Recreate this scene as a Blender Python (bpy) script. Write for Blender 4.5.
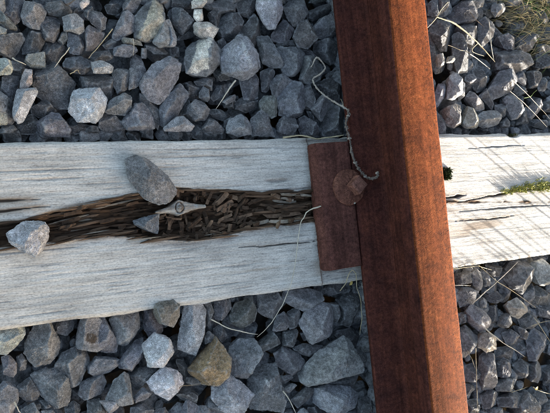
import bpy, bmesh, math, random
import numpy as np
from mathutils import Matrix, Vector

for o in list(bpy.data.objects):
    bpy.data.objects.remove(o, do_unlink=True)
SC = bpy.context.scene
COL = SC.collection
rng = np.random.default_rng(7)
random.seed(7)

# ------------------------------------------------------------------ camera
PW, PH, FOC = 550.0, 413.0, 540.0            # photograph size and focal length in its pixels
CAM_H, TILT, ROLL = 0.795, math.radians(22.8), math.radians(6.05)
CAM = np.array([0.0, 0.0, CAM_H])
_d = np.array([math.sin(TILT), 0, -math.cos(TILT)])
_r0 = np.array([math.cos(TILT), 0, math.sin(TILT)])
_u0 = np.array([0, 1.0, 0])
_R = math.cos(ROLL) * _r0 - math.sin(ROLL) * _u0
_U = math.sin(ROLL) * _r0 + math.cos(ROLL) * _u0

cam_data = bpy.data.cameras.new('camera')
cam = bpy.data.objects.new('camera', cam_data)
COL.objects.link(cam)
cam.matrix_world = Matrix(((_R[0], _U[0], -_d[0], CAM[0]),
                           (_R[1], _U[1], -_d[1], CAM[1]),
                           (_R[2], _U[2], -_d[2], CAM[2]),
                           (0, 0, 0, 1)))
cam_data.sensor_fit = 'HORIZONTAL'
cam_data.sensor_width = 36.0
cam_data.lens = 36.0 * FOC / PW
cam_data.clip_start = 0.01
cam_data.clip_end = 500.0
SC.camera = cam

# ------------------------------------------------------------------ sky, sun, exposure
SUN_ELEV, SUN_AZ = math.radians(8.6), math.radians(-37.0)     # azimuth counted from +X
world = bpy.data.worlds.new('World')
SC.world = world
world.use_nodes = True
wn = world.node_tree
sky = wn.nodes.new('ShaderNodeTexSky')
sky.sky_type = 'NISHITA'
sky.sun_disc = False
sky.sun_elevation = SUN_ELEV
sky.sun_rotation = math.pi / 2 - SUN_AZ
sky.air_density = 1.0
sky.dust_density = 3.0
sky.ozone_density = 0.5
wn.links.new(sky.outputs[0], wn.nodes['Background'].inputs[0])
wn.nodes['Background'].inputs[1].default_value = 0.10

sun_data = bpy.data.lights.new('sun', 'SUN')
sun_data.energy = 5.0
sun_data.angle = math.radians(0.5)
sun_data.color = (1.0, 0.93, 0.82)
sun = bpy.data.objects.new('sun', sun_data)
COL.objects.link(sun)
sdir = Vector((math.cos(SUN_ELEV) * math.cos(SUN_AZ), math.cos(SUN_ELEV) * math.sin(SUN_AZ), math.sin(SUN_ELEV)))
sun.rotation_euler = sdir.to_track_quat('Z', 'Y').to_euler()
sun.location = (3, -2, 1.5)

SC.view_settings.view_transform = 'Standard'
SC.view_settings.look = 'None'
SC.view_settings.gamma = 1.0
SC.view_settings.use_curve_mapping = False
SC.view_settings.exposure = 2.60
SC.render.engine = 'CYCLES'
SC.cycles.filter_width = 1.0

# ------------------------------------------------------------------ measuring helpers
def at(x, y, z=0.0):
    """world point at height z that the photograph shows at pixel x, y"""
    v = FOC * _d + (x - PW / 2) * _R + (PH / 2 - y) * _U
    return CAM + v * ((z - CAM_H) / v[2])

def pix(P):
    q = np.asarray(P, float) - CAM
    dep = q @ _d
    return PW / 2 + FOC * (q @ _R) / dep, PH / 2 - FOC * (q @ _U) / dep

_lat = rng.random((64, 64, 64))
def vnoise(p):
    """smooth value noise in -1..1, p is (n,3)"""
    p = np.asarray(p, float)
    i = np.floor(p).astype(int)
    f = p - i
    f = f * f * (3 - 2 * f)
    i &= 63
    j = (i + 1) & 63
    x0, y0, z0 = i.T; x1, y1, z1 = j.T
    fx, fy, fz = f.T
    L = _lat
    c00 = L[x0, y0, z0] * (1 - fx) + L[x1, y0, z0] * fx
    c10 = L[x0, y1, z0] * (1 - fx) + L[x1, y1, z0] * fx
    c01 = L[x0, y0, z1] * (1 - fx) + L[x1, y0, z1] * fx
    c11 = L[x0, y1, z1] * (1 - fx) + L[x1, y1, z1] * fx
    return ((c00 * (1 - fy) + c10 * fy) * (1 - fz) + (c01 * (1 - fy) + c11 * fy) * fz) * 2 - 1

def sstep(a, b, x):
    t = np.clip((x - a) / (b - a), 0, 1)
    return t * t * (3 - 2 * t)

# ------------------------------------------------------------------ mesh helpers
def mesh_np(name, V, F, mat, smooth=True, attrs=None):
    """V (n,3), F (m,3) or (m,4)"""
    me = bpy.data.meshes.new(name)
    V = np.ascontiguousarray(V, np.float32); F = np.ascontiguousarray(F, np.int32)
    m, k = F.shape
    me.vertices.add(len(V)); me.vertices.foreach_set('co', V.ravel())
    me.loops.add(m * k); me.loops.foreach_set('vertex_index', F.ravel())
    me.polygons.add(m)
    me.polygons.foreach_set('loop_start', np.arange(0, m * k, k, dtype=np.int32))
    me.polygons.foreach_set('loop_total', np.full(m, k, np.int32))
    me.update(calc_edges=True)
    me.polygons.foreach_set('use_smooth', np.full(m, smooth, bool))
    for an, arr in (attrs or {}).items():
        arr = np.asarray(arr, np.float32)
        if arr.ndim == 2:
            a = me.attributes.new(an, 'FLOAT_COLOR', 'POINT')
            a.data.foreach_set('color', np.ascontiguousarray(arr).ravel())
        else:
            a = me.attributes.new(an, 'FLOAT', 'POINT')
            a.data.foreach_set('value', arr)
    me.validate()
    if mat: me.materials.append(mat)
    return me

def link(name, data, parent=None, loc=None):
    o = bpy.data.objects.new(name, data)
    COL.objects.link(o)
    if loc is not None: o.location = [float(v) for v in loc]
    if parent is not None: o.parent = parent
    return o

def tag(o, label, cat, group=None, kind=None):
    if label: o['label'] = label
    if cat: o['category'] = cat
    if group: o['group'] = group
    if kind: o['kind'] = kind
    return o

def tube_arrays(pts, rad, sides=6, wob=0.0, sub=6):
    """smooth tube through pts (n,3) with radii rad"""
    pts = np.asarray(pts, float)
    n = len(pts)
    rad = np.full(n, rad, float) if np.isscalar(rad) else np.asarray(rad, float)
    if n > 2:
        q, r = [], []
        for i in range(n - 1):
            p0, p1, p2, p3 = pts[max(i - 1, 0)], pts[i], pts[i + 1], pts[min(i + 2, n - 1)]
            for k in range(sub):
                t = k / sub
                q.append(.5 * (2 * p1 + (p2 - p0) * t + (2 * p0 - 5 * p1 + 4 * p2 - p3) * t * t + (3 * p1 - p0 - 3 * p2 + p3) * t ** 3))
                r.append(rad[i] * (1 - t) + rad[i + 1] * t)
        q.append(pts[-1]); r.append(rad[-1])
    else:
        T = np.linspace(0, 1, sub + 1)
        q = [pts[0] * (1 - t) + pts[1] * t for t in T]
        r = [rad[0] * (1 - t) + rad[1] * t for t in T]
    q, r = np.array(q), np.array(r)
    if wob:
        q = q + rng.normal(0, wob, q.shape)
    tan = np.gradient(q, axis=0)
    tan /= np.linalg.norm(tan, axis=1)[:, None] + 1e-12
    ref = np.where(np.abs(tan[:, 2:3]) > .9, np.array([[1., 0, 0]]), np.array([[0, 0, 1.]]))
    a = np.cross(tan, ref); a /= np.linalg.norm(a, axis=1)[:, None]
    b = np.cross(tan, a)
    ang = np.arange(sides) / sides * 2 * math.pi
    V = (q[:, None, :] + r[:, None, None] * (np.cos(ang)[None, :, None] * a[:, None, :] + np.sin(ang)[None, :, None] * b[:, None, :])).reshape(-1, 3)
    F = []
    N = len(q)
    for i in range(N - 1):
        for k in range(sides):
            k2 = (k + 1) % sides
            F.append((i * sides + k, i * sides + k2, (i + 1) * sides + k2, (i + 1) * sides + k))
    return V, np.array(F)

def cat_arrays(parts):
    Vs, Fs, off = [], [], 0
    for V, F in parts:
        Vs.append(V); Fs.append(F + off); off += len(V)
    return np.concatenate(Vs), np.concatenate(Fs)

# ------------------------------------------------------------------ materials
def new_mat(name):
    m = bpy.data.materials.new(name)
    m.use_nodes = True
    nt = m.node_tree
    return m, nt, nt.nodes['Principled BSDF']

class N:
    def __init__(s, nt): s.nt = nt
    def node(s, t, **kw):
        n = s.nt.nodes.new(t)
        for k, v in kw.items():
            if k.startswith('i_'):
                n.inputs[k[2:].replace('_', ' ')].default_value = v
            else: setattr(n, k, v)
        return n
    def link(s, a, b): s.nt.links.new(a, b)
    def coords(s, scale=(1, 1, 1), which='Object', rot=(0, 0, 0)):
        tc = s.node('ShaderNodeTexCoord'); mp = s.node('ShaderNodeMapping')
        mp.inputs['Scale'].default_value = scale
        mp.inputs['Rotation'].default_value = rot
        s.link(tc.outputs[which], mp.inputs[0])
        return mp.outputs[0]
    def noise(s, vec, scale, detail=4, rough=.55, dist=0.0):
        n = s.node('ShaderNodeTexNoise')
        n.inputs['Scale'].default_value = scale; n.inputs['Detail'].default_value = detail
        n.inputs['Roughness'].default_value = rough; n.inputs['Distortion'].default_value = dist
        if vec is not None: s.link(vec, n.inputs['Vector'])
        return n.outputs['Fac']
    def ramp(s, fac, stops):
        r = s.node('ShaderNodeValToRGB')
        e = r.color_ramp.elements
        while len(e) < len(stops): e.new(.5)
        for el, (p, c) in zip(e, stops):
            el.position = p
            el.color = (*c, 1) if not np.isscalar(c) else (c, c, c, 1)
        s.link(fac, r.inputs[0])
        return r.outputs[0]
    def mix(s, fac, a, b, mode='MIX'):
        n = s.node('ShaderNodeMix', data_type='RGBA', blend_type=mode)
        for sock, v in ((n.inputs[0], fac), (n.inputs[6], a), (n.inputs[7], b)):
            if hasattr(v, 'links'): s.link(v, sock)
            elif np.isscalar(v): sock.default_value = v
            else: sock.default_value = (*v, 1)
        return n.outputs[2]
    def math(s, op, a, b=0.0, clamp=False):
        n = s.node('ShaderNodeMath', operation=op, use_clamp=clamp)
        for sock, v in ((n.inputs[0], a), (n.inputs[1], b)):
            if hasattr(v, 'links'): s.link(v, sock)
            else: sock.default_value = v
        return n.outputs[0]
    def bump(s, h, strength, dist, normal=None):
        b = s.node('ShaderNodeBump')
        b.inputs['Strength'].default_value = strength; b.inputs['Distance'].default_value = dist
        s.link(h, b.inputs['Height'])
        if normal is not None: s.link(normal, b.inputs['Normal'])
        return b.outputs[0]

def stone_material():
    m, nt, bs = new_mat('crushed_stone')
    n = N(nt)
    at_ = n.node('ShaderNodeAttribute', attribute_name='tone')
    geo = n.node('ShaderNodeNewGeometry')
    pos = geo.outputs['Position']
    big = n.noise(pos, 42, 5, .6)
    mid = n.noise(pos, 190, 5, .65)
    fine = n.noise(pos, 900, 3, .6)
    c = n.mix(1.0, at_.outputs['Color'], n.ramp(big, [(.30, .62), (.5, 1.0), (.70, 1.5)]), 'MULTIPLY')
    c = n.mix(1.0, c, n.ramp(mid, [(.32, .60), (.5, 1.0), (.68, 1.55)]), 'MULTIPLY')
    c = n.mix(1.0, c, n.ramp(fine, [(.36, .55), (.5, 1.0), (.64, 1.6)]), 'MULTIPLY')
    # pale bruises and flecks where stones have knocked together
    fl = n.noise(pos, 330, 2, .5, .4)
    flm = n.ramp(fl, [(.66, 0.0), (.735, 1.0)])
    zone = n.ramp(n.noise(pos, 30, 2, .5), [(.5, 0.0), (.62, 1.0)])
    c = n.mix(n.math('MULTIPLY', n.math('MULTIPLY', flm, zone), .7), c, (.50, .51, .52))
    # edges worn lighter
    wear = n.ramp(geo.outputs['Pointiness'], [(.508, 0.0), (.555, 1.0)])
    c = n.mix(n.math('MULTIPLY', n.math('MULTIPLY', wear, n.ramp(mid, [(.35, 0.0), (.6, 1.0)])), .75), c, (.36, .37, .385))
    # brownish dust in patches
    dz = n.ramp(n.noise(pos, 17, 3, .6), [(.55, 0.0), (.75, 1.0)])
    c = n.mix(n.math('MULTIPLY', dz, .13), c, (.17, .15, .12))
    n.link(c, bs.inputs['Base Color'])
    n.link(n.ramp(mid, [(.3, .62), (.7, .9)]), bs.inputs['Roughness'])
    bs.inputs['Specular IOR Level'].default_value = .35
    h = n.math('ADD', n.math('MULTIPLY', mid, .65), n.math('MULTIPLY', fine, .35))
    b1 = n.bump(big, .6, .006)
    n.link(n.bump(h, 1.0, .0055, b1), bs.inputs['Normal'])
    return m

def wood_material(name, greys, rotcol=True):
    """weathered timber, grain along local x"""
    m, nt, bs = new_mat(name)
    n = N(nt)
    g1 = n.noise(n.coords((9, 260, 80)), 1.0, 6, .68, .4)
    g2 = n.noise(n.coords((60, 900, 300)), 1.0, 4, .62)
    g3 = n.noise(n.coords((2.6, 46, 20)), 1.0, 4, .6, .5)
    blot = n.noise(n.coords((11, 24, 20)), 1.0, 5, .65)
    spk = n.noise(n.coords((1, 1.6, 1)), 330, 4, .65)
    dk, md, lt = greys
    c = n.ramp(g1, [(.28, dk), (.47, md), (.70, lt)])
    c = n.mix(1.0, c, n.ramp(g2, [(.30, .62), (.48, 1.0), (.72, 1.16)]), 'MULTIPLY')
    c = n.mix(1.0, c, n.ramp(g3, [(.28, .80), (.52, 1.0), (.75, 1.10)]), 'MULTIPLY')
    c = n.mix(1.0, c, n.ramp(blot, [(.28, .70), (.5, 1.0), (.72, 1.20)]), 'MULTIPLY')
    c = n.mix(1.0, c, n.ramp(spk, [(.32, .66), (.48, 1.0), (.66, 1.16)]), 'MULTIPLY')
    # faint warm streaks where the grey skin is thin
    warm = n.ramp(n.noise(n.coords((3, 70, 30)), 1.0, 4, .6, .2), [(.60, 0.0), (.74, 1.0)])
    c = n.mix(n.math('MULTIPLY', warm, .35), c, (.27, .20, .13))
    rot = n.node('ShaderNodeAttribute', attribute_name='rot')
    stain = n.node('ShaderNodeAttribute', attribute_name='stain')
    rn = n.noise(n.coords((22, 160, 120)), 1.0, 5, .65, .6)
    rc = n.ramp(rn, [(.25, (.014, .009, .006)), (.45, (.050, .031, .020)), (.62, (.105, .062, .037)), (.8, (.17, .115, .075))])
    c = n.mix(n.math('MULTIPLY', stain.outputs['Fac'], .8), c, (.17, .105, .055))
    c = n.mix(rot.outputs['Fac'], c, rc)
    n.link(c, bs.inputs['Base Color'])
    bs.inputs['Roughness'].default_value = .85
    bs.inputs['Specular IOR Level'].default_value = .25
    h = n.math('ADD', n.math('MULTIPLY', g1, .6), n.math('MULTIPLY', g2, .5))
    n.link(n.bump(h, .55, .0011), bs.inputs['Normal'])
    return m

def rust_material(name, base, dark, bright, grit=.5, dist=.0009, along=(1, 1, 1), rough=.85, pitted=None):
    m, nt, bs = new_mat(name)
    n = N(nt)
    v = n.coords(along)
    a = n.noise(v, 34, 8, .72, .5)
    b = n.noise(v, 210, 5, .65)
    f = n.noise(v, 750, 3, .6)
    st = n.noise(n.coords((150, 3, 150)), 1.0, 5, .65, .4)
    c = n.ramp(a, [(.30, dark), (.5, base), (.72, bright)])
    c = n.mix(1.0, c, n.ramp(b, [(.28, .55), (.5, 1.0), (.72, 1.45)]), 'MULTIPLY')
    c = n.mix(1.0, c, n.ramp(f, [(.3, .6), (.5, 1.0), (.7, 1.35)]), 'MULTIPLY')
    c = n.mix(1.0, c, n.ramp(st, [(.3, .66), (.5, 1.0), (.7, 1.3)]), 'MULTIPLY')
    pn = n.noise(v, 330, 3, .6, .5)
    if pitted is not None:                     # deeper pitting towards one edge
        sx = n.node('ShaderNodeSeparateXYZ'); n.link(n.coords(), sx.inputs[0])
        mr = n.node('ShaderNodeMapRange'); n.link(sx.outputs[0], mr.inputs[0])
        mr.inputs[1].default_value, mr.inputs[2].default_value = pitted
        mr.inputs[3].default_value, mr.inputs[4].default_value = -.02, .10
        pn = n.math('ADD', pn, mr.outputs[0])
    pit = n.ramp(pn, [(.62, 0.0), (.70, 1.0)])
    c = n.mix(n.math('MULTIPLY', pit, .55), c, (.022, .013, .011))
    n.link(c, bs.inputs['Base Color'])
    bs.inputs['Roughness'].default_value = rough
    bs.inputs['Specular IOR Level'].default_value = .08
    h = n.math('ADD', n.math('MULTIPLY', b, .55), n.math('MULTIPLY', f, .45))
    h = n.math('SUBTRACT', h, n.math('MULTIPLY', pit, .3))
    n.link(n.bump(h, grit, dist), bs.inputs['Normal'])
    return m

def plain_material(name, dark, light, scale=120, rough=.8, stretch=(1, 1, 1), bump=.3, dist=.0006):
    m, nt, bs = new_mat(name)
    n = N(nt)
    a = n.noise(n.coords(stretch), scale, 5, .62, .2)
    n.link(n.ramp(a, [(.28, dark), (.72, light)]), bs.inputs['Base Color'])
    bs.inputs['Roughness'].default_value = rough
    bs.inputs['Specular IOR Level'].default_value = .3
    n.link(n.bump(a, bump, dist), bs.inputs['Normal'])
    return m

M_STONE = stone_material()
M_WOOD = wood_material('weathered_timber', ((.33, .318, .302), (.455, .44, .42), (.55, .535, .515)))
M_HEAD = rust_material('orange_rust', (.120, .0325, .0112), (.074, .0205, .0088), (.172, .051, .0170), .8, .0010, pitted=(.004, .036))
M_FOOT = rust_material('shaded_dark_rust', (.066, .0220, .0175), (.036, .0138, .0125), (.105, .034, .023), .6, .0009)  # old dark rust, with the shade of the rail's sides in its colour
M_PLATE = rust_material('plate_rust', (.092, .038, .031), (.052, .023, .020), (.138, .058, .045), .6, .0009)
M_WORN = rust_material('worn_rust', (.175, .082, .064), (.11, .050, .040), (.24, .118, .092), .5, .0007)
M_BOLT = rust_material('bolt_rust', (.130, .056, .042), (.07, .030, .024), (.20, .088, .062), .6, .0009)

# ------------------------------------------------------------------ ground under the ballast
def ground_material():
    m, nt, bs = new_mat('trackbed_gravel')
    n = N(nt)
    v = n.coords((1, 1, 1))
    vo = n.node('ShaderNodeTexVoronoi', feature='F1')
    vo.inputs['Scale'].default_value = 24
    n.link(v, vo.inputs['Vector'])
    c = n.ramp(n.noise(v, 60, 4, .6), [(.3, (.035, .035, .036)), (.7, (.12, .118, .115))])
    n.link(n.mix(.6, c, n.ramp(vo.outputs['Distance'], [(.0, 1.0), (.8, .3)]), 'MULTIPLY'), bs.inputs['Base Color'])
    bs.inputs['Roughness'].default_value = .9
    n.link(n.bump(vo.outputs['Distance'], 1.0, .02), bs.inputs['Normal'])
    return m

GV = np.array([(-60, -60, -.105), (60, -60, -.105), (60, 60, -.105), (-60, 60, -.105)])
tag(link('ground', mesh_np('ground', GV, np.array([[0, 1, 2, 3]]), ground_material(), False)), None, None, kind='structure')

# ------------------------------------------------------------------ the timber sleeper
SL_ANG = math.atan2(-.0315, 1.0)
SL_O = np.array([.45, -.017, 0.0])            # middle of its width under the camera side
SL_W = .247
sd = np.array([math.cos(SL_ANG), math.sin(SL_ANG), 0]); td = np.array([-sd[1], sd[0], 0])

hu = np.array([(-90, 231), (-40, 227), (0, 222.5), (27, 220), (45, 214), (68, 208), (102, 200), (125, 196), (136, 193.5), (155, 191), (176, 187), (190, 188.5), (208, 189), (225, 189.5), (259, 192), (292, 190.5), (309, 190), (330, 192), (345, 196), (360, 201)], float)
hl = np.array([(-90, 233), (-40, 243), (0, 248.5), (30, 247), (48, 243), (58, 244), (80, 239), (104, 236.5), (130, 237), (155, 240), (174, 241), (190, 242), (204, 240), (228, 236), (240, 232.5), (253, 229), (277, 225.7), (301, 224), (330, 221), (345, 214), (360, 203)], float)

def in_hollow(x, y):
    up = np.interp(x, hu[:, 0], hu[:, 1]); lo = np.interp(x, hl[:, 0], hl[:, 1])
    return np.minimum(y - up, lo - y)

CRACKS = [  # polyline in photo pixels, half width, depth, brown edge
    ([(441, 198), (455, 196.5), (468, 194.5)], 1.6, .013, .6),
    ([(440, 203.5), (462, 201.5), (482, 198), (510, 192), (550, 187), (600, 181)], 1.0, .010, .8),
    ([(236, 248), (275, 245.5), (312, 242), (330, 240)], .7, .009, .2),
    ([(-40, 203), (0, 201), (22, 200), (44, 198.5)], 1.3, .006, 1.0),
    ([(-40, 212), (0, 211), (28, 208.5), (52, 206)], 1.2, .007, 1.0),
    ([(448, 212.5), (500, 208), (565, 204)], .7, .005, .3),
    ([(462, 149), (500, 146), (530, 145)], .6, .004, .1),
    ([(452, 221), (490, 219), (520, 215)], .6, .005, .9),
]

def sleeper_height(px_, py_, s, t):
    """height, rot and stain of the upper face"""
    n = len(s)
    P = np.stack([s, t, np.zeros(n)], 1)
    wob = vnoise(P * (38, 60, 1)) * 1.6 + vnoise(P * (130, 200, 1) + 9) * .8
    dl = in_hollow(px_, py_) + wob * .8
    D = np.interp(px_, [-60, 0, 60, 150, 230, 260, 300, 345], [.010, .026, .020, .027, .025, .021, .016, .004])
    prof = sstep(-.4, 3.2, dl) * .62 + sstep(2.5, 9, dl) * .38
    lay = vnoise(P * (17, 240, 1) + 31) * .0050 + np.sign(vnoise(P * (26, 300, 1) + 3)) * .0016 + vnoise(P * (70, 460, 1) + 3) * .0026 + vnoise(P * (180, 240, 1) + 3) * .0014
    lay += np.abs(vnoise(P * (26, 120, 1) + 77)) * .006
    inside = sstep(.2, 3.0, dl)
    z = -D * prof + lay * inside
    rot = sstep(-.9, .9, dl)
    # thin feathered lip on the lower side
    lo = np.interp(px_, hl[:, 0], hl[:, 1]); up = np.interp(px_, hu[:, 0], hu[:, 1])
    span = sstep(40, 90, px_) * (1 - sstep(300, 330, px_))
    z -= .0035 * np.exp(-((py_ - lo) / 8.0) ** 2) * (py_ > lo) * span
    stain = np.exp(-((py_ - lo) / 3.0) ** 2) * (py_ > lo) * sstep(-20, 20, px_) * (1 - sstep(110, 200, px_)) * (.5 + .5 * vnoise(P * (30, 90, 1)))
    stain = np.maximum(stain, np.exp(-((up - py_) / 2.4) ** 2) * (py_ < up) * (1 - sstep(60, 150, px_)) * .9)
    low = np.exp(-((py_ - lo) / 5.5) ** 2) * (py_ > lo) * sstep(95, 150, px_) * (1 - sstep(305, 320, px_))
    rot = np.maximum(rot, low * np.clip(.30 + .45 * vnoise(P * (22, 260, 1) + 91), 0, .6))
    for pl, hw, dep, br in CRACKS:
        pl = np.array(pl, float)
        yc = np.interp(px_, pl[:, 0], pl[:, 1]) + vnoise(P * (70, 1, 1) + dep * 900) * .9
        x0, x1 = pl[0, 0], pl[-1, 0]
        tp = np.clip((px_ - x0) / max(.4 * (x1 - x0), 1), 0, 1) * np.clip((x1 - px_) / max(.4 * (x1 - x0), 1), 0, 1)
        w = hw * tp + 1e-3
        w = np.minimum(w, hw) * (.8 + .4 * vnoise(P * (90, 1, 1) + 5))
        k = np.exp(-np.abs((py_ - yc) / (w + .02)) ** 3) * ((px_ > x0) & (px_ < x1))
        z -= dep * k * np.sqrt(tp)
        k = k * np.sqrt(tp)
        rot = np.maximum(rot, np.minimum(k * 1.1, .9) * (.35 + .5 * br))
        stain = np.maximum(stain, br * np.exp(-((py_ - yc) / (2.2 * hw + .5)) ** 2) * sstep(0, .5, tp) * .8)
    # pockets on the sunny end
    for cx, cy, rx, ry, dep in ((445, 173.5, 4.2, 5, .022), (481, 131.5, 11, 2.6, .012), (514, 134.5, 6, 2.6, .010), (490, 128, 6, 2, .006), (275, 181, 9, 2.2, .0022), (283, 180, 6, 1.5, .002)):
        k = np.exp(-(((px_ - cx) / rx) ** 2 + ((py_ - cy) / ry) ** 2 + .25 * wob * (dep > .005)).clip(0) ** (3 if dep > .005 else 2))
        z -= dep * k
        rot = np.maximum(rot, np.minimum(k * (1.3 if dep > .005 else .4), .95))
    # tan patches where the grey skin has flaked off the sunny end
    fl = sstep(.05, .5, vnoise(P * (16, 60, 1) + 55)) * np.exp(-(((px_ - 478) / 42) ** 2 + ((py_ - 226) / 16) ** 2))
    stain = np.maximum(stain, .75 * fl)
    # adzed seat under the plate
    X = SL_O[0] + s * sd[0] + t * td[0]
    seat = sstep(.4035, .4055, X + .0012 * vnoise(P * (1, 160, 1))) * (1 - sstep(.666, .668, X))
    z -= .0042 * seat
    stain = np.maximum(stain, np.exp(-((X - .405) / .014) ** 2) * .42 * sstep(-.3, .6, vnoise(P * (40, 70, 1) + 21)))
    ed = np.exp(-((X - .4045) / .0035) ** 2)
    stain = np.maximum(stain, ed * .45)
    rot = np.maximum(rot, np.exp(-((X - .4052) / .0012) ** 2) * .55)
    # grain relief, drying checks, gentle hollows
    g = vnoise(P * (11, 330, 1)) * .00030 + vnoise(P * (45, 620, 1) + 40) * .00022 + vnoise(P * (3, 60, 1) + 11) * .0007 + vnoise(P * (5, 8, 1) + 2) * .0012
    chk = vnoise(P * (4.5, 260, 1) + 60)
    chk2 = vnoise(P * (11, 520, 1) + 120)
    sun_end = sstep(.60, .64, SL_O[0] + s)
    g -= (sstep(.66, .80, chk) * .0014 + sstep(.68, .82, chk2) * .0009) * (1 - .75 * sun_end)
    g *= 1 - .45 * sun_end
    rot = np.maximum(rot, (sstep(.68, .84, chk) * .30 + sstep(.70, .85, chk2) * .22) * (1 - inside))
    z += g * (1 - .5 * inside)
    return z, np.clip(rot, 0, 1), np.clip(stain, 0, 1)

def build_sleeper():
    s = np.concatenate([np.linspace(-1.05, -.56, 50)[:-1], np.linspace(-.56, .62, 940), np.linspace(.62, 1.3, 70)[1:]])
    t = np.linspace(-SL_W / 2, SL_W / 2, 236)
    S, T = np.meshgrid(s, t, indexing='ij')
    edge = (vnoise(np.stack([S.ravel() * 16, np.sign(T.ravel()) * 3, 0 * S.ravel()], 1)) * .0022 + vnoise(np.stack([S.ravel() * 75, np.sign(T.ravel()) * 5 + 9, 0 * S.ravel()], 1)) * .0009).reshape(S.shape)
    T = T + edge * np.abs(T) / (SL_W / 2)
    sf, tf = S.ravel(), T.ravel()
    W = SL_O + sf[:, None] * sd + tf[:, None] * td
    px_, py_ = pix(W)
    far = (W @ _d) < 0
    z, rot, stain = sleeper_height(px_, py_, sf, tf)
    q = SL_W / 2 - np.abs(tf)
    r = .007
    z = z - np.where(q < r, r - np.sqrt(np.maximum(r * r - (r - np.clip(q, 0, r)) ** 2, 0)), 0)
    V = np.stack([sf, tf, z], 1)
    ns, ntt = len(s), len(t)
    idx = np.arange(ns * ntt).reshape(ns, ntt)
    F = np.stack([idx[:-1, :-1], idx[1:, :-1], idx[1:, 1:], idx[:-1, 1:]], -1).reshape(-1, 4)
    # skirts down to the underside
    ring = np.concatenate([idx[:, 0], idx[-1, 1:], idx[::-1, -1][1:], idx[0, ::-1][1:-1]])
    base = V[ring].copy(); base[:, 2] = -.10
    nb = len(V)
    V = np.concatenate([V, base])
    k = np.arange(len(ring)); k2 = (k + 1) % len(ring)
    F2 = np.stack([ring[k], nb + k, nb + k2, ring[k2]], 1)
    F = np.concatenate([F, F2])
    rot = np.concatenate([rot, np.full(len(ring), .15)]); stain = np.concatenate([stain, np.full(len(ring), .3)])
    me = mesh_np('timber', V, F, M_WOOD, True, {'rot': rot, 'stain': stain})
    return me

sleeper = tag(link('railway_sleeper', None, None, SL_O), 'grey weathered timber sleeper split open by a long rotten hollow', 'railway sleeper')
sleeper.rotation_euler = (0, 0, SL_ANG)
link('timber', build_sleeper(), sleeper)
def to_sl(P):
    """world to sleeper local"""
    P = np.atleast_2d(np.asarray(P, float)) - SL_O
    return np.stack([P @ sd, P @ td, P[:, 2]], 1)

# knot left standing in the hollow
def build_knot():
    n, m = 90, 22
    pl = np.array([at(x, y, -.004) for x, y in ((155, 212.5), (166, 210.5), (174, 208.5), (181, 207.5), (190, 207), (197, 206.5), (205, 206))])
    L = np.linspace(0, 1, len(pl))
    u = np.linspace(0, 1, n)
    cx = np.stack([np.interp(u, L, pl[:, i]) for i in range(3)], 1)
    hw = np.interp(u, [0, .1, .25, .36, .44, .52, .64, .8, 1], [.0010, .0034, .0060, .0100, .0122, .0108, .0070, .0046, .0030])
    V, RR = [], []
    for i in range(n):
        for j in range(m):
            a = -1 + 2 * j / (m - 1)
            zz = .004 * math.sqrt(max(0, 1 - a * a)) + .0045 * math.exp(-((u[i] - .44) / .16) ** 2)
            rr = math.hypot((u[i] - .44) * .085 / .0075, a * hw[i] / .0075)
            RR.append(rr)
            if rr < 1.6: zz += -.0030 * math.exp(-((rr - 1.0) / .16) ** 2) + .0012 * math.exp(-(rr / .5) ** 2)
            if abs(a) > .98: zz -= .018
            V.append(cx[i] + np.array([0, a * hw[i], zz]) + rng.normal(0, .00018, 3))
    V = np.array(V)
    V[:, 1] += vnoise(V * 150) * .0009
    V[:, 2] += vnoise(V * (50, 520, 1)) * .0012
    V = to_sl(V)
    RR = np.array(RR)
    ringm = np.exp(-((RR - 1.0) / .2) ** 2) + np.exp(-(RR / .45) ** 2) * .6
    idx = np.arange(n * m).reshape(n, m)
    F = np.stack([idx[:-1, :-1], idx[1:, :-1], idx[1:, 1:], idx[:-1, 1:]], -1).reshape(-1, 4)
    me = mesh_np('knot', V, F, M_WOOD, True, {'rot': np.clip(.10 + .75 * ringm + .35 * vnoise(V * (60, 600, 1)) + sstep(.7, 1, np.abs(np.tile(np.linspace(-1, 1, m), n))) * .5, 0, .9), 'stain': np.clip(.3 + .4 * vnoise(V * 180 + 9), 0, 1)})
    k = link('knot', me, sleeper)
    c = to_sl(at(180.5, 207.5, .0045))[0]
    th = np.linspace(0, 2 * math.pi, 25)[:-1]
    rings = [(.0006, .0008), (.0026, .0012), (.0046, .0004), (.0056, -.0030)]
    V = [c + np.array([r * math.cos(a), r * .86 * math.sin(a), z]) + rng.normal(0, .00015, 3) for r, z in rings for a in th]
    F = [(i * 24 + j, (i + 1) * 24 + j, (i + 1) * 24 + (j + 1) % 24, i * 24 + (j + 1) % 24) for i in range(3) for j in range(24)]
    me = mesh_np('knot_core', np.array(V), np.array(F), M_WOOD, True, {'rot': np.full(len(V), .62), 'stain': np.full(len(V), .6)})
    me2 = link('knot_core', me, k)
build_knot()

# ------------------------------------------------------------------ the rail
RX = .5285                                     # centre line
RZ0 = .012                                    # underside of the foot
RH = .124
FW, HW, WB = .0570, .0360, .0070
ztop = RZ0 + RH

def arc(cx, cz, r, a0, a1, k=6):
    return [(cx + r * math.cos(math.radians(a0 + (a1 - a0) * i / k)), cz + r * math.sin(math.radians(a0 + (a1 - a0) * i / k))) for i in range(k + 1)]

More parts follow.
